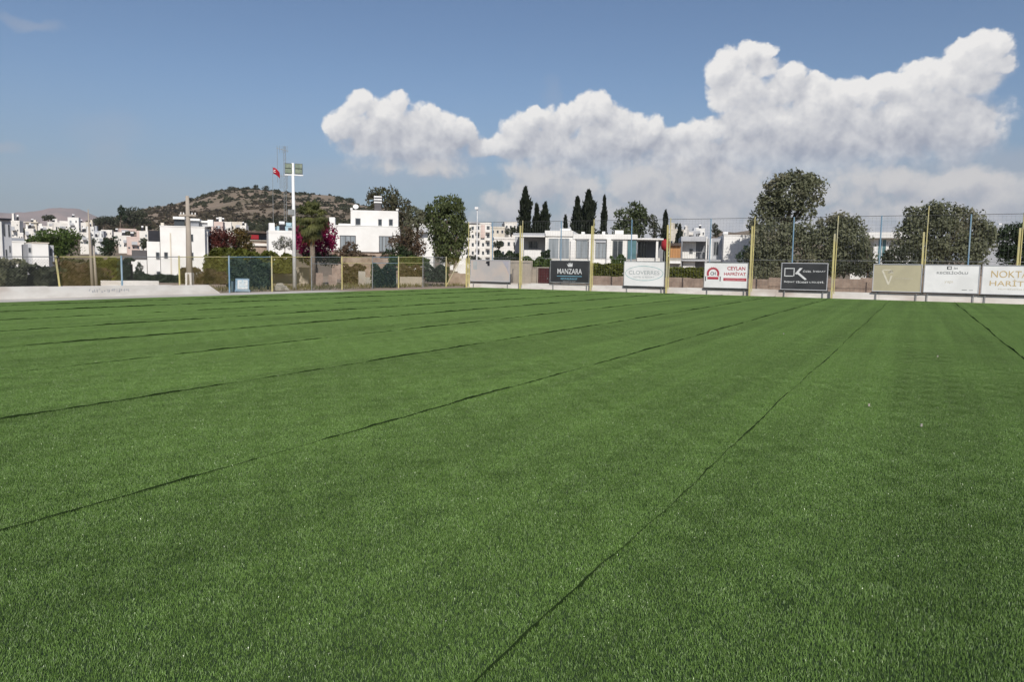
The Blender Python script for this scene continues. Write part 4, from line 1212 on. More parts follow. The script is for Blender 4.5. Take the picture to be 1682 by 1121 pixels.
HG = 'white houses stepping up the town slope'
sh = small_house
sh('white multi-storey house with banded balconies just right of the grey building', 18, 32, 365, 391, 170, 'white2', rows=3, cols=2)
sh('small white house wedged behind the grey building, beside the banded one', 30, 38, 385, 394, 160, 'white2', rows=1, cols=2)
sh('pale villa with a dark-banded top storey left of the round green tree', 42, 60, 366, 376, 330, 'cream', rows=1, cols=3, slab=True)
sh('white house with a large blue-grey window beneath the dark-banded villa', 41, 55, 378, 394, 180, 'white2', rows=1, cols=1)
sh('low white house with a curved porch, left of the round green tree', 54, 72, 384, 394, 175, 'white2', rows=1, cols=3)
sh('long white house under the lone dark tree on the skyline', 62, 86, 373, 381, 300, 'white2', rows=1, cols=4)
sh('white house right under the lone dark tree, partly hidden by it', 78, 96, 366, 376, 350, 'white2', rows=1, cols=2)
sh('white stepped house right of the lone dark skyline tree', 88, 112, 368, 382, 300, 'white2', rows=1, cols=3, upper=[(98, 112, 363)])
sh('tall white cube standing highest in the left part of the town', 111, 129, 358.5, 380, 330, 'white', rows=2, cols=2)
sh('white house right of the tall white cube, with small windows', 128, 141, 367, 379, 340, 'white2', rows=1, cols=3)
sh('long low white house on the ridge beside the skyline shrubs', 138, 152, 366, 375, 380, 'cream', rows=1, cols=3)
sh('white house half hidden by the right flank of the round green tree', 131, 148, 384, 403, 200, 'white2', rows=2, cols=2)
sh('narrow white house directly behind the pair of thin concrete poles', 143, 154, 374, 390, 260, 'white', rows=2, cols=2)
sh('grey-white low house left of the dark garden tree in the town', 154, 170, 381, 391, 270, 'lgrey', rows=1, cols=3)
sh('small pale house above the dark garden tree', 166, 184, 379, 388, 320, 'white2', rows=1, cols=3)
sh('white garden house left beside the dark garden tree', 156, 169, 392, 402, 210, 'white', rows=1, cols=2)
sh('white house with a flat top, upper left of the pinkish terrace of houses', 187, 204, 383, 396, 280, 'white2', rows=1, cols=2)
sh('pinkish white house in the middle of the terrace above the timber room', 194, 216, 389, 408, 230, 'white2', rows=2, cols=3)
sh('pale pink house right in the terrace, above the timber room', 208, 232, 391, 412, 215, 'pink', rows=2, cols=3)
sh('pale house with a brown roof strip below the dark pines', 196, 224, 377, 385, 360, 'pink', rows=1, cols=4)
sh('narrow white house just left of the large stepped white house', 229, 243, 382, 412, 190, 'white2', rows=3, cols=2)
sh('pinkish house right behind the roof terrace chimney of the stepped white house', 347, 366, 366, 384, 240, 'pink', rows=1, cols=3)
sh('white house with a red-brown roof room behind the dark red tree', 358, 380, 366, 386, 260, 'white2', rows=1, cols=3)
sh('cream house above the autumn-coloured tree at the foot of the hill', 378, 398, 366, 380, 290, 'cream', rows=1, cols=3)
sh('small white house below the hill, left of the restaurant roof', 394, 404, 372, 380, 280, 'white2', rows=1, cols=2)
sh('pale yellowish house left of the thin cypress, behind the orange cabin', 1099, 1117, 379, 404, 170, 'cream', rows=2, cols=2, group='far houses seen over the grey-fronted house')
sh('far white house right of the thin cypress', 1117, 1128, 379, 390, 230, 'white2', rows=1, cols=2, group='far houses seen over the grey-fronted house')
sh('far greyish house with dark windows in the middle of the group over the balcony', 1127, 1146, 381, 391, 240, 'lgrey', rows=1, cols=4, group='far houses seen over the grey-fronted house')
sh('far bright white house with a raised roof room, left of the small dark tree', 1141, 1158, 377, 390, 260, 'white', rows=1, cols=3, upper=[(1141, 1148, 374.5)], group='far houses seen over the grey-fronted house')
sh('white house peeping through behind the pepper tree', 678, 712, 370, 392, 150, 'white', rows=2, cols=4, group=None)
sh('white house behind the drooping right side of the pepper tree', 728, 745, 374, 400, 150, 'white', rows=2, cols=2, group=None)

# ================================================================== poles, lamps, flag, mast
def at_ground(px, D):
    g = at_d(px, 440, D); return Vector((g.x, g.y, gz(g.x, g.y)))
# floodlight
g = at_d(484, 476, 50); t = thing('floodlight_mast', 'white floodlight mast with two green-glassed lamp clusters beside the palm', 'floodlight', (g.x, g.y, 0), math.radians(12))
zt = at_d(480, 268, 50).z
MB().tube([(0, 0, 0), (0, 0, zt * .55), (-.03, 0, zt)], [.13, .11, .085], 12).build('pole', M['paintwhite'], t, True)
k = 50 / FPX
MB().box(-.55, .62, -.05, .05, zt - .80, zt - .72).build('crossarm', M['paintwhite'], t)
for s, x in ((-1, -.28), (1, .34)):
    mb = MB().box(x - .24, x + .24, -.05, .16, zt - .68, zt - .02)
    h = mb.build('lamp_housing', M['steel'], t)
    h.rotation_euler = (0, 0, 0)
    mb = MB()
    for r in (0, 1): mb.box(x - .22, x + .22, -.09, -.052, zt - .66 + r * .33, zt - .38 + r * .33)
    mb.build('lamp_glass', M['lampglass'], h)
    MB().box(x - .02, x + .02, -.03, .03, zt - .718, zt - .682).build('bracket', M['steel'], t)
MB().box(-.35, .05, -.18, .16, zt - 3.35, zt - 3.0).build('junction_box', M['galv'], t)
# utility pole
g = at_ground(311, 54); t = thing('utility_pole', 'thick tapered concrete utility pole with a crossarm in front of the stepped white house', 'utility pole', g)
zt = at_d(309, 322, 54).z - g.z
MB().tube([(0, 0, -.2), (0, 0, zt * .5), (-.02, 0, zt)], [.25, .19, .115], 10).build('pole', M['poleconc'], t, True)
zc = at_d(310, 354, 54).z - g.z
MB().box(-.58, .62, -.16, .12, zc - .07, zc + .07).build('crossarm', M['poleconc'], t)
for x in (-.5, -.3, .3, .52): MB().tube([(x, -.02, zc + .072), (x, -.02, zc + .2)], [.05, .03], 8).build('insulator', M['paintwhite'], t)
MB().box(-.22, .22, -.22, .22, -.1, .95).build('base', M['kerb'], t)
for (x, y0, D, lab, r) in ((151, 344, 48, 'slim concrete pole, left of the close pair behind the yellow mesh', .085), (157.5, 404, 50, 'shorter concrete pole, right of the close pair behind the yellow mesh', .08)):
    g = at_ground(x, D); t = thing('concrete_pole', lab, 'pole', g, 0, 'pair of thin concrete poles')
    zt = at_d(x - 3, y0, D).z - g.z; MB().tube([(0, 0, -.2), (-.06, 0, zt * .55), (-.10, 0, zt)], [r * 1.3, r, r * .35], 8).build('pole', M['poleconc'], t, True)
    if y0 < 400: MB().box(-.30, .14, -.03, .03, zt * .62, zt * .62 + .06).build('crossarm', M['galv'], t)
# street lamp in front of apartments
g = at_ground(783, 100); t = thing('street_lamp', 'tall thin white street lamp in front of the apartment block', 'street lamp', g)
zt = at_d(783, 344, 100).z - g.z
MB().tube([(0, 0, -.1), (0, 0, zt)], [.11, .06], 8).build('pole', M['paintwhite'], t); MB().box(-.32, .12, -.25, .25, zt, zt + .3).build('lamp_head', M['paintwhite'], t)
g = at_ground(1652, 88); t = thing('street_lamp', 'double-armed street lamp with two white heads above the grey gabled house', 'street lamp', g)
z = at_d(1652, 371, 88).z - g.z
MB().tube([(0, 0, -.1), (0, 0, z)], [.09, .05], 8).build('pole', M['galv'], t); MB().tube([(-1.05, 0, z + .12), (0, 0, z), (.95, 0, z - .02)], .03, 6).build('arm', M['galv'], t)
for x, dz in ((-1.08, .1), (.95, -.05)): MB().box(x - .18, x + .18, -.1, .1, z + dz, z + dz + .16).build('lamp_head', M['paintwhite'], t)
# aerial mast
g = at_ground(470, 190); t = thing('radio_mast', 'faint lattice aerial mast rising behind the floodlight mast', 'mast', g)
zt = at_d(459, 240, 190).z - g.z; k = 190 / FPX
mb = MB()
for x in (-.35, .35): mb.tube([(x, 0, 0), (x * .6, 0, zt)], .06, 5)
for i in range(30): mb.tube([(-.35 + .14 * i / 30, 0, zt * i / 30), (.35 - .14 * i / 30, 0, zt * (i + 1) / 30)], .03, 4)
mb.build('lattice', M['galv'], t)
mb = MB(); zc = at_d(466, 246, 190).z - g.z
mb.tube([(-13 * k, 0, zc + .4), (6 * k, 0, zc - .3)], .06, 5)
for x in (-12, -8, -4, 0, 4): mb.tube([(x * k, 0, zc - .8), (x * k, 0, zc + 1.0)], .04, 4)
mb.tube([(-12 * k, 0, zc - 8), (-12 * k, 0, zc + .6)], .05, 5)
zc = at_d(466, 290, 190).z - g.z
for q in (-8, -5, 2, 4): mb.tube([(q * k, 0, zc - 3), (q * k, 0, zc + .5)], .05, 4)
mb.tube([(-9 * k, 0, zc), (5 * k, 0, zc + .1)], .06, 4)
mb.build('aerial', M['galv'], t)
# flag
g = at_ground(450, 175); t = thing('flagpole', 'thin flagpole with a rippled red flag with white crescent, left of the floodlight mast', 'flagpole', g)
zt = at_d(450, 274, 175).z - g.z; k = 175 / FPX
MB().tube([(0, 0, -.1), (0, 0, zt)], [.07, .04], 8).build('pole', M['galv'], t)
mb = MB(); nx_, nz_ = 14, 8; Wf, Hf = 11 * k, 14 * k
for i in range(nx_ + 1):
    for j in range(nz_ + 1):
        a, c = i / nx_, j / nz_
        mb.v.append((.1 + a * Wf * .95, .22 * math.sin(a * 7 + c * 2), zt - .15 - c * Hf * .72 - a * a * Hf * .55))
for i in range(nx_):
    for j in range(nz_):
        q = i * (nz_ + 1) + j; mb.f.append((q, q + 1, q + nz_ + 2, q + nz_ + 1))
fl = mb.build('flag', M['flagred'], t, True)
sm = fl.modifiers.new('thickness', 'SOLIDIFY'); sm.thickness = .02
mb = MB().ring(.1 + Wf * .34, zt - Hf * .50, .30, .30, .12, -.26, -.22, 20, .9, 2 * math.pi - .9)
mb.build('crescent', M['paintwhite'], t)

# blue framed sign leaning by the fence
g = at_g(398, 480); t = thing('leaning_sign', 'blue framed sign with a white panel leaning at the foot of the blue mesh bay', 'sign', (g.x, g.y, 0), math.radians(14))
fr = MB().box(-.38, .38, -.05, .0, .04, .80).build('back_panel', M['blue'], t); fr.rotation_euler = (math.radians(-14), 0, 0)
pn = MB().box(-.26, .30, -.075, -.051, .17, .70).build('white_panel', M['inkwhite'], fr)
mk = MB(); 
for i in range(5): mk.box(-.18, .22 - .05 * (i % 3), -.079, -.076, .58 - i * .08, .60 - i * .08)
mk.box(-.02, .05, -.080, -.076, .62, .67); mk.build('printing', M['inkblue'], fr)
MB().hexa([(-.42, .0, 0), (.42, 0, 0), (.42, .55, 0), (-.42, .55, 0), (-.42, .05, .12), (.42, .05, .12), (.42, .5, .12), (-.42, .5, .12)]).build('foot', M['blue'], t)
MB().box(-.62, -.44, .1, .55, 0, .62).build('side_box', M['bluemesh'], t)

# stones and low garden walls behind the left fence
def block_px(name, label, cat, m, x0, x1, y0, y1, D, th=.6, bump=0, seed=0):
    a = at_d(x0, y1, D); c = at_d(x1, y0, D); gx_, gy_ = (a.x + c.x) / 2, D
    t = thing(name, label, cat, (gx_, gy_, 0), -math.atan2(gx_, gy_))
    w = (c.x - a.x) / math.cos(math.atan2(gx_, gy_)); zt = c.z; rr = random.Random(seed)
    mb = MB(); n = max(1, int(w / .5))
    for k in range(n):
        mb.box(-w / 2 + w * k / n + .002, -w / 2 + w * (k + 1) / n - .002, rr.uniform(0, .06), th, -.2, zt + (rr.uniform(-bump, bump) if bump else 0))
    mb.build('masonry', M[m], t)
    return t
block_px('stone_pier', 'beige stone gate pier behind the fence, left of the blue mesh by the villa', 'pier', 'conc', 589, 600, 446, 470, 60)
block_px('stone_pier', 'broken stone pier below the bougainvillea, left of the grey hollow', 'pier', 'stone', 519, 530, 449, 470, 58, bump=.1, seed=3)
block_px('stone_pier', 'broken stone pier below the bougainvillea, right of the grey hollow', 'pier', 'stone', 540, 553, 450, 470, 58, bump=.12, seed=4)
block_px('garden_wall', 'low pinkish masonry wall behind the fence below the brown shrubs', 'wall', 'beige', 657, 693, 456, 472, 64, bump=.04, seed=5)
block_px('garden_wall', 'low beige wall between the stone pier and the yellow post under the villa', 'wall', 'conc', 601, 652, 457, 472, 63, bump=.03, seed=6)
block_px('garden_wall', 'long low pale wall crossing behind the yellow and blue bays left of the utility pole', 'wall', 'kerb', 176, 252, 462, 470, 48, bump=.01, seed=7)
block_px('garden_wall', 'grey retaining wall under the glass doors of the villa', 'wall', 'stone', 562, 650, 424, 470, 76, bump=.05, seed=8)
block_px('garden_wall', 'rough bank wall behind the corner fence bay', 'wall', 'stone', 735, 775, 450, 472, 72, bump=.08, seed=9)
block_px('garden_wall', 'beige retaining wall behind the floodlight mast', 'wall', 'beige', 448, 520, 440, 470, 66, bump=.04, seed=12)
# rubble pile
for i, (x, y, D, lab) in enumerate(((458, 474, 47, 'pale rubble stone at the foot of the yellow post left of the floodlight mast'), (465, 474, 47.5, 'second pale rubble stone, nearer the floodlight mast'), (459, 462, 53, 'white planter stone among the shrubs left of the floodlight mast'), (635, 474, 58, 'small brown stone lying behind the blue bay by the villa'))):
    g = at_d(x, y, D); rr = random.Random(i); r = .28
    mb = MB(); pts = []
    for zz in (0, .32):
        for a in range(4):
            an = a * math.pi / 2 + .4 + rr.uniform(-.2, .2); s = r * (1.1 if zz == 0 else .7) * rr.uniform(.8, 1.2)
            pts.append((math.cos(an) * s * 1.3, math.sin(an) * s, zz + rr.uniform(-.03, .05)))
    o = mb.hexa(pts).build('stone', M['conc' if i != 3 else 'stone']); bv = o.modifiers.new('b', 'BEVEL'); bv.width = .05; bv.segments = 2
    o.location = (g.x, g.y, 0); tag(o, lab, 'stone', 'loose stones behind the left fence')

# ================================================================== trees
T = tree
# right group
T('olive_tree', 'tallest grey-green tree, its round crown leaning left high above the ball-stop fence', 'tree',
  [(1300,318,40,30),(1268,335,24,28),(1335,308,24,20),(1308,298,34,16),(1275,306,20,16),(1342,330,12,10),(1250,362,20,22),(1236,372,10,12),(1262,350,22,20),(1322,348,18,20),(1290,350,16,18)], 72, L['olive'], (1290,), .30, 1.1, tr=.3)
T('olive_tree', 'lower olive tree directly under the tallest tree, behind the black K board', 'tree',
  [(1255,400,24,26),(1275,395,34,34),(1300,410,34,40),(1265,430,34,28),(1318,385,26,22),(1240,420,14,20),(1245,440,14,16)], 66, L['olive'], (1285,), .26, 1.1, tr=.22)
T('olive_tree', 'broad olive tree right of the black K board, its top just over the wire', 'tree',
  [(1365,372,26,18),(1385,392,38,34),(1400,405,30,40),(1345,405,28,34),(1365,425,38,28),(1412,430,18,28),(1335,430,22,22),(1380,368,20,14)], 67, L['olive'], (1375,), .26, 1.1, tr=.22)
T('olive_tree', 'small ragged olive tree at the left end of the olive board', 'tree', [(1425,428,15,22),(1432,445,12,16),(1420,405,9,14)], 65, L['olive'], (1426,), .22, 1.0, tr=.1)
T('olive_tree', 'big domed grey-green tree behind the olive and white boards', 'tree',
  [(1545,352,36,22),(1510,362,24,24),(1585,362,30,22),(1500,385,30,26),(1540,390,50,34),(1590,392,32,34),(1615,390,18,32),(1570,415,48,26),(1520,415,42,26),(1475,405,16,14)], 68, L['olive'], (1550,), .28, 1.15, tr=.3)
T('olive_tree', 'low spreading olive at the left foot of the big domed tree', 'tree', [(1470,420,20,18),(1455,428,12,12),(1490,425,22,18)], 66, L['olive_dark'], (1472,), .24, 1.1, tr=.12)
T('dark_tree', 'dark tree cut off by the right edge of the photo', 'tree', [(1672,380,18,16),(1660,400,24,24),(1690,400,30,34),(1665,425,26,20),(1648,415,12,14)], 70, L['dark'], (1670,), .28, 1.1, tr=.2)
T('bush', 'dark glossy bush at the corner of the white blank wall, left of the tallest tree', 'bush', [(1226,412,8,10),(1218,424,10,10),(1232,425,10,14)], 72, L['oleander'], (1226,), .22, 1.1, tr=.05)
T('bush', 'dark shrub in the gap behind the crumbling wall, right of the black K board', 'bush', [(1385,440,22,12),(1410,445,14,10),(1355,440,14,12)], 64.5, L['olive_dark'], False, .22, 1.0)
T('bush', 'scrubby undergrowth behind the crumbling wall, left of the black K board', 'bush', [(1250,450,18,12),(1270,455,16,9)], 64, L['olive'], False, .22, .9)
# behind the villa
T('pine_tree', 'tall feathery green tree behind the right part of the long villa', 'tree', [(1043,345,14,14),(1030,358,20,18),(1050,365,16,24),(1035,380,26,18),(1018,380,14,14),(1056,352,8,12)], 105, L['pine'], (1038,), .38, 1.1, tr=.25)
T('dark_tree', 'dark narrow tree touching the right side of the feathery tree', 'tree', [(1072,362,8,10),(1075,378,10,14)], 104, L['olive_dark'], (1074,), .3, 1.1, tr=.15)
T('small_tree', 'small dark tree above the roof right of the far white houses', 'tree', [(1174,372,5,5),(1176,382,7,8)], 130, L['olive_dark'], (1175,), .35, 1.2, tr=.15)
cypress('tallest ragged cypress at the left end of the villa roof', 861, 313, 400, 19, 100)
cypress('second cypress from the left, just right of the tallest ragged one', 880, 342, 400, 13, 98)
cypress('third cypress from the left over the villa terrace', 893.5, 339, 400, 15, 97)
cypress('shorter cypress on the left of the central pair', 946, 328, 400, 15, 100)
cypress('full cypress, the taller one of the central pair', 964, 318, 400, 22, 99)
cypress('pencil-thin cypress standing alone right of the central pair', 990, 328, 400, 8, 100)
cypress('tiny distant cypress between the villa parapet and the central pair', 927, 358, 400, 7, 130)
cypress('thin cypress right of the feathery tree', 1090, 352, 400, 9, 103)
cypress('short thin cypress in front of the pale yellowish house', 1114, 373, 420, 9, 140)
# centre-left
T('pepper_tree', 'large drooping green pepper tree in the middle, right of the white villa', 'tree',
  [(735,338,24,16),(718,350,18,18),(752,352,14,22),(728,370,28,26),(750,385,22,28),(722,392,20,24),(742,408,24,22),(728,420,16,12),(706,346,8,14),(758,375,9,24)], 78, L['willow'], (735,), .30, 1.15, tr=.28, droop=1)
T('eucalyptus_tree', 'brown-green eucalyptus behind the villa chimney', 'tree', [(620,318,14,12),(612,330,12,14),(645,322,11,16),(655,340,18,18),(635,340,22,18),(665,352,14,16),(645,360,20,14)], 120, L['euca'], (640,), .42, 1.05, tr=.3)
T('eucalyptus_tree', 'smaller dull green eucalyptus between the villa and the pepper tree', 'tree', [(682,352,14,12),(692,362,14,14),(676,368,14,12),(690,350,8,8)], 118, L['olive'], (686,), .40, 1.0, tr=.22)
T('brown_shrub', 'tall reddish-brown shrub against the right side of the villa', 'shrub', [(665,385,16,16),(680,395,16,18),(652,398,14,14),(670,412,20,12),(690,408,12,14)], 84, L['brush'], (670,), .24, 1.0, tr=.1)
T('bush', 'dark green bush under the right glass doors of the villa', 'bush', [(655,414,13,14),(640,420,12,10),(668,422,14,10)], 82, L['dark'], (655,), .22, 1.05, tr=.08)
T('bush', 'brown bush under the left glass doors of the villa', 'bush', [(575,408,12,11),(562,416,12,10),(586,418,11,8)], 84, L['brush'], (572,), .22, 1.0, tr=.08)
hedge('dry brown-green hedge on the bank below the villa', 545, 640, 417, 432, 78, L['brush'], wob=.35, depth=1.2)
hedge('yellow-green hedge strip between the brown shrub and the pepper tree', 640, 706, 420, 436, 76, L['green'], wob=.3, depth=1.2)
hedge('dark blue-green shrub filling the blue mesh bay in front of the villa', 612, 652, 433, 470, 58, L['oleander'], wob=.35, depth=1.4, name='bush', cat='bush')
hedge('dark shrubbery behind the bay under the pepper tree', 700, 738, 434, 462, 66, L['oleander'], wob=.35, depth=1.2, name='bush', cat='bush')
hedge('brown brush on the bank behind the yellow bay by the villa', 563, 600, 432, 466, 66, L['brush'], wob=.3, depth=1.0, name='bush', cat='bush')
hedge('olive-brown brush behind the corner yellow bay', 655, 700, 434, 458, 70, L['brush'], wob=.4, depth=1.0, name='bush', cat='bush')
# bougainvillea and palm
T('bougainvillea', 'magenta bougainvillea mass around the palm trunk', 'bougainvillea', [(541,385,14,20),(528,400,16,18),(545,400,10,14),(495,395,12,20),(520,415,20,12),(533,372,8,10),(505,410,12,16),(492,380,9,14)], 66, L['magenta'], (520,), .20, 1.1, tr=.07)
T('bush', 'dark leafy undergrowth below the bougainvillea', 'bush', [(530,425,18,10),(545,430,12,10),(505,425,14,10)], 65, L['dark'], False, .2, 1.0)
def palm(px, D, ytop, ycrown, ybase):
    rng = np.random.default_rng(77)
    g = at_d(px, 440, D); t = thing('fan_palm', 'fan palm with shaggy crown and hanging orange dead fronds, right of the floodlight mast', 'palm tree', (g.x, g.y, 0))
    k = D / FPX; zc = at_d(px, ycrown, D).z
    MB().tube([(0, 0, -.1), (.03, 0, zc * .4), (0, 0, zc * .8), (-.03, 0, zc)], [.30, .22, .20, .18], 12).build('trunk', M['trunk_palm'], t, True)
    def frond(q, f, var, el, azm, Lp, fan):
        c, s = math.cos(el), math.sin(el)
        d = Vector((math.cos(azm) * c, math.sin(azm) * c, s))
        o_ = Vector((0, 0, zc)); e = o_ + d * Lp + Vector((0, 0, -.12 * Lp)); side = d.cross(Vector((0, 0, 1))).normalized(); up = side.cross(d)
        # stalk
        i = len(q); w = .02
        q += [tuple(o_ - side * w), tuple(o_ + side * w), tuple(e + side * w), tuple(e - side * w)]; f.append((i, i + 1, i + 2, i + 3)); var.append(.3)
        for j in range(15):
            a = -1.25 + 2.5 * j / 14; ln = fan * (1 - .25 * abs(a)) * rng.uniform(.85, 1.1)
            bd = (d * math.cos(a) + side * math.sin(a)).normalized()
            m = e + bd * ln * .6 + Vector((0, 0, -.05)); tip = e + bd * ln * .85 + Vector((0, 0, -.38 * ln - .12 * rng.random()))
            ws = up.cross(bd).normalized() * .035
            i = len(q); q += [tuple(e - ws * .3), tuple(e + ws * .3), tuple(m + ws), tuple(m - ws)]; f.append((i, i + 1, i + 2, i + 3)); var.append(rng.random())
            i = len(q); q += [tuple(m - ws), tuple(m + ws), tuple(tip + ws * .25), tuple(tip - ws * .25)]; f.append((i, i + 1, i + 2, i + 3)); var.append(rng.random())
    q, f, var = [], [], []
    for i in range(120):
        el = math.radians(rng.uniform(-78, 80)); frond(q, f, var, el, rng.uniform(0, 6.283), rng.uniform(.6, 1.15), rng.uniform(.7, 1.0))
    np_mesh('fronds', q, f, L['palm'], t, var)
    q, f, var = [], [], []
    for i in range(40):
        frond(q, f, var, math.radians(rng.uniform(-86, -64)), rng.uniform(2.2, 4.6), rng.uniform(1.0, 1.7), rng.uniform(.4, .6))
    np_mesh('dead_fronds', q, f, L['palmdead'], t, var)
M['trunk_palm'] = mat('palm_bark', (.24, .20, .16), (.15, .12, .09), 3, .95, .8, 14, stretch=(1, 1, 4))
palm(513, 62, 322, 356, 476)
# red-brown and autumn trees
T('red_leaved_tree', 'dark red-leaved tree right of the large stepped white house', 'tree', [(358,388,14,14),(350,402,14,16),(372,395,16,16),(342,412,8,12),(360,410,16,12)], 82, L['redbrown'], (358,), .24, 1.1, tr=.14)
T('autumn_tree', 'orange and green mottled tree right of the dark red one', 'tree', [(388,388,18,14),(400,400,16,16),(378,404,16,14),(396,384,10,10),(410,408,10,10)], 84, L['autumn'], (392,), .24, 1.1, tr=.14)
hedge('yellow-green clipped shrubs under the red and orange trees', 342, 444, 408, 452, 64, L['hedge'], wob=.3, depth=2.0, size=.2)
hedge('low olive hedge behind the yellow bay left of the floodlight mast', 444, 486, 415, 448, 64, L['hedge'], wob=.35, depth=1.2)
hedge('dark oleander bank with pale flowers behind the blue mesh bay', 379, 446, 425, 474, 50, L['oleander'], wob=.3, depth=1.4, name='bush', cat='bush')
hedge('brown dry shrubs around the foot of the utility pole', 300, 378, 440, 468, 60, L['brush'], wob=.5, depth=1.2, name='bush', cat='bush')
T('white_blossom_bush', 'grey-white blossoming bush below the low white house, left of the floodlight mast', 'bush', [(468,398,12,10),(480,402,10,10),(458,404,10,8)], 74, mat('pale_blossom', (.42, .40, .40), (.14, .15, .10), 3, .8, var=.3), (468,), .18, .9, tr=.05)
# left
T('cypress_bush', 'small cone-shaped cypress against the lower wall of the stepped white house', 'bush', [(228,452,9,12),(228,442,6,9)], 62, L['dark'], (228,), .16, 1.2, tr=.05)
hedge('dark clipped hedge below the stepped white house', 215, 300, 451, 464, 62, L['dark'], wob=.15)
hedge('dark green hedge behind the blue post left of the stepped white house', 198, 217, 424, 462, 54, L['oleander'], wob=.2, name='bush', cat='bush')
T('round_tree', 'wide flat-topped bright green tree behind the white cube house', 'tree', [(90,392,38,15),(110,392,22,18),(70,397,22,10),(100,408,30,16),(55,396,12,6),(85,412,24,12)], 130, L['green'], (100,), .42, 1.15, tr=.4)
T('dark_tree', 'dark garden tree among the town houses left of the pinkish terrace', 'tree', [(180,402,12,10),(176,412,14,10),(188,396,7,9)], 150, L['dark'], (180,), .4, 1.1, tr=.2)
T('lone_tree', 'lone dark umbrella-shaped tree on the town skyline', 'tree', [(80,357,9,4.5),(74,359,5,4),(87,359,5,4)], 380, L['olive_dark'], (82,), .9, 1.2, tr=.35)
T('pine_tree', 'tall dark pine at the left end of the clump at the hill foot', 'tree', [(199,346,6,7),(200,356,7,7)], 400, L['dark'], (200,), 1.0, 1.2, tr=.4)
T('pine_tree', 'broad pine in the middle of the clump at the hill foot', 'tree', [(222,350,16,10),(215,360,14,9),(232,358,14,9),(228,366,16,6)], 410, L['olive_dark'], (222,), 1.0, 1.2, tr=.5)
T('pine_tree', 'low spreading pine left of the clump at the hill foot', 'tree', [(175,362,20,7),(160,365,12,6),(190,366,10,6)], 430, L['olive_dark'], (172,), 1.0, 1.1, tr=.4)
hedge('grey-green olive shrubs at the left edge behind the low wall', -12, 30, 424, 470, 48, L['olive'], wob=.25, depth=2.2, name='bush', cat='bush', size=.2)
hedge('dark sprawling shrubs in front of the white cube house', 24, 54, 432, 471, 46, L['olive_dark'], wob=.45, depth=1.6, name='bush', cat='bush', size=.2)
hedge('dark shrubs under the right side of the white cube house', 61, 97, 438, 471, 47, L['olive_dark'], wob=.3, depth=1.6, name='bush', cat='bush', size=.2)
hedge('brown brush bank behind the long yellow mesh bay', 96, 178, 430, 470, 52, L['brush'], wob=.55, depth=1.6, name='bush', cat='bush', size=.22)
hedge('dark bank of shrubs further behind the long yellow mesh bay', 92, 200, 426, 466, 62, L['olive_dark'], wob=.4, depth=1.5, name='bush', cat='bush', size=.2)
hedge('olive-brown brush behind the right end of the long yellow mesh bay', 160, 200, 424, 462, 56, L['hedge'], wob=.25, depth=1.2, name='bush', cat='bush', size=.2)
# town garden trees
TG = 'small garden trees among the town houses'
for x, y, rx, ry, D, lab in ((152, 397, 8, 6, 210, 'dark garden tree just right of the thin pole pair'), (141, 381, 8, 5, 290, 'dark garden tree under the house beside the tall white cube'), (170, 396, 8, 6, 250, 'garden tree over the white garden house'),
                             (210, 384, 12, 4, 330, 'low trees over the pinkish terrace of houses'), (236, 401, 5, 9, 170, 'thin dark garden tree left of the stepped house'), (36, 381, 7, 5, 200, 'garden tree right of the banded house'),
                             (64, 382, 7, 3, 260, 'garden tree under the long white house'), (775, 428, 14, 8, 130, 'garden tree at the foot of the apartment block'), (818, 402, 7, 6, 135, 'dark tree in front of the low white block'), (839, 380, 8, 6, 160, 'green tree left of the tallest cypress'),
                             (262, 380, 10, 6, 300, 'garden tree behind the dark screen of the stepped house'), (413, 372, 9, 5, 330, 'garden tree above the restaurant'), (432, 374, 9, 5, 320, 'garden tree right of the restaurant roof'), (1107, 372, 6, 5, 280, 'small tree left of the short thin cypress')):
    T('garden_tree', lab, 'tree', [(x, y, rx, ry), (x + rx * .5, y - ry * .4, rx * .6, ry * .6)], D, L['olive_dark'], (x,), .5, 1.1, group=TG, tr=.15)
HT = 'trees on the hill skyline'
for x, y, rx, ry, lab in ((380, 311, 7, 5, 'rounded tree on the left shoulder of the hill top'), (421, 309, 3.5, 5, 'upright tree on the very top of the hill'), (436, 310, 6, 4, 'flat-topped tree right of the upright hilltop tree'), (556, 326, 7, 4, 'skyline tree on the right slope of the hill'), (575, 330, 8, 5, 'skyline tree lowest on the right slope of the hill')):
    T('hill_tree', lab, 'tree', [(x, y, rx, ry)], 870, L['scrub'], (x,), 1.5, 1.4, group=HT, tr=.4)

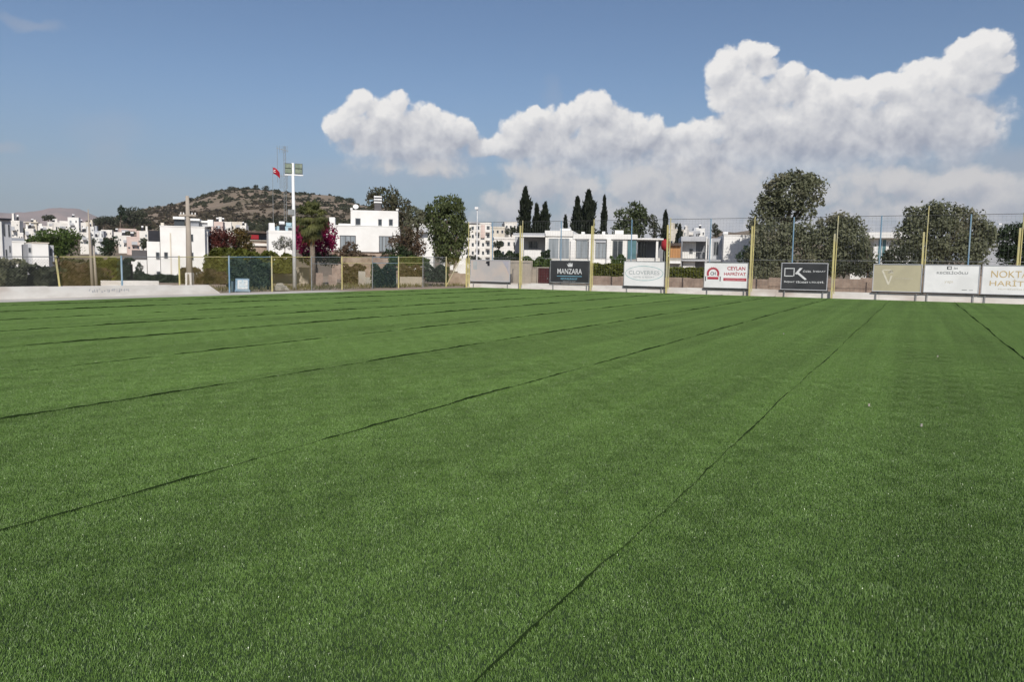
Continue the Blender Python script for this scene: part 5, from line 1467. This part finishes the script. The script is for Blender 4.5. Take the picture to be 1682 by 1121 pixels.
# ------------------------------------------------------------------ hill scrub (uncountable)
def scrub():
    rng = np.random.default_rng(21)
    n = 5200
    px = rng.uniform(140, 780, n); D = rng.uniform(440, 930, n)
    x = (px - 841) / 1240 * D; y = D; z = terr(x, y)
    keep = (np.sin(x * .045 + 1) * np.sin(y * .05 + x * .02) + rng.normal(0, .45, n)) > -.15
    x, y, z = x[keep], y[keep], z[keep]; n = len(x)
    r = rng.uniform(.8, 2.8, n) * np.where(rng.random(n) < .15, 1.5, 1)
    m = 16
    d = rng.normal(size=(n, m, 3)); d /= np.linalg.norm(d, axis=2)[:, :, None]; d[:, :, 2] = np.abs(d[:, :, 2]) * .9 - .1
    P = np.stack([x, y, z], 1)[:, None, :] + d * r[:, None, None] * rng.uniform(.6, 1, (n, m, 1))
    P = P.reshape(-1, 3); k = len(P)
    a = rng.normal(size=(k, 3)); a /= np.linalg.norm(a, axis=1)[:, None]; b_ = np.cross(a, rng.normal(size=(k, 3))); b_ /= np.linalg.norm(b_, axis=1)[:, None]
    s = np.repeat(r, m)[:, None] * rng.uniform(.3, .55, (k, 1))
    q = np.stack([P - a * s, P + b_ * s, P + a * s, P - b_ * s], 1).reshape(-1, 3); i = np.arange(k) * 4
    var = np.repeat(rng.uniform(0, 1, n), m) * .7 + rng.uniform(0, .3, k)
    tag(np_mesh('hill_scrub', q, np.stack([i, i + 1, i + 2, i + 3], 1), L['scrub'], None, var), 'dark scrub bushes scattered over the brown hillside behind the town', 'scrub', kind='stuff')
scrub()
# dry weeds and litter on the dirt behind the fences
def weeds():
    rng = np.random.default_rng(8)
    n = 5000
    side = rng.random(n) < .55
    v = np.where(side, rng.uniform(-42, -34.9, n), rng.uniform(-34, 14, n)); u = np.where(side, rng.uniform(24, 58, n), rng.uniform(54.2, 57.8, n))
    P = np.stack([v * EV.x + u * EU.x, v * EV.y + u * EU.y, np.zeros(n)], 1)
    h = rng.uniform(.06, .32, n)[:, None]
    a = rng.normal(size=(n, 3)) * .35; a[:, 2] = 1; a *= h; b_ = rng.normal(size=(n, 3)); b_[:, 2] = 0; b_ /= np.linalg.norm(b_, axis=1)[:, None]; b_ *= .035
    q = np.stack([P - b_, P + b_, P + a + b_ * .3, P + a - b_ * .3], 1).reshape(-1, 3); i = np.arange(n) * 4
    tag(np_mesh('dry_weeds', q, np.stack([i, i + 1, i + 2, i + 3], 1), leafmat('dry_weed', (.24, .20, .10), (.12, .13, .05)), None, rng.uniform(0, 1, n)), 'dry weeds growing on the dirt behind the fences', 'weeds', kind='stuff')
weeds()

# ------------------------------------------------------------------ distant mountains
def ridge():
    pts = [(-900, 366), (-500, 352), (-300, 360), (-100, 352), (0, 349), (40, 349), (70, 344), (95, 341), (118, 341), (138, 346), (155, 354), (180, 360), (240, 368), (320, 380), (450, 396), (700, 415)]
    xs = np.linspace(-900, 700, 161); ys = np.interp(xs, [p[0] for p in pts], [p[1] for p in pts]) + .8 * np.sin(xs * .13) + .5 * np.sin(xs * .37)
    rows = [0, .25, .5, .75, 1.0, .8, .4, 0]; Ds = [4300, 4500, 4700, 4900, 5200, 5500, 5900, 6300]
    V = []
    for j, (f, D) in enumerate(zip(rows, Ds)):
        for i, (a, c) in enumerate(zip(xs, ys)):
            p = at_d(a, c, 5200); h = max(p.z, 5) * (f + (.06 * math.sin(a * .09 + j * 2) if 0 < f < 1 else 0)); V.append((p.x * D / 5200, D, h - 2))
    n = len(xs); F = []
    for j in range(len(rows) - 1):
        for i in range(n - 1): F.append((j * n + i, j * n + i + 1, (j + 1) * n + i + 1, (j + 1) * n + i))
    M['mount'] = mat('far_mountain_soil', (.30, .22, .19), (.21, .17, .15), .003, .95, detail=8)
    tag(np_mesh('distant_mountain', V, F, M['mount'], smooth=True), kind='structure')
ridge()

# ------------------------------------------------------------------ haze
hz = MB().box(-9300, 9300, -650, 12300, -3, 420).build('haze', bpy.data.materials.new('haze_air'))
hm = hz.data.materials[0]; hm.use_nodes = True
hn = hm.node_tree; hn.nodes.clear()
pv = hn.nodes.new('ShaderNodeVolumePrincipled'); ho = hn.nodes.new('ShaderNodeOutputMaterial')
pv.inputs['Color'].default_value = (.80, .86, .95, 1)
pv.inputs['Density'].default_value = .65e-4
pv.inputs['Anisotropy'].default_value = 0.0
hn.links.new(pv.outputs[0], ho.inputs['Volume'])
tag(hz, 'thin pale daytime haze lying over the town, hill and mountains', 'haze', kind='stuff')
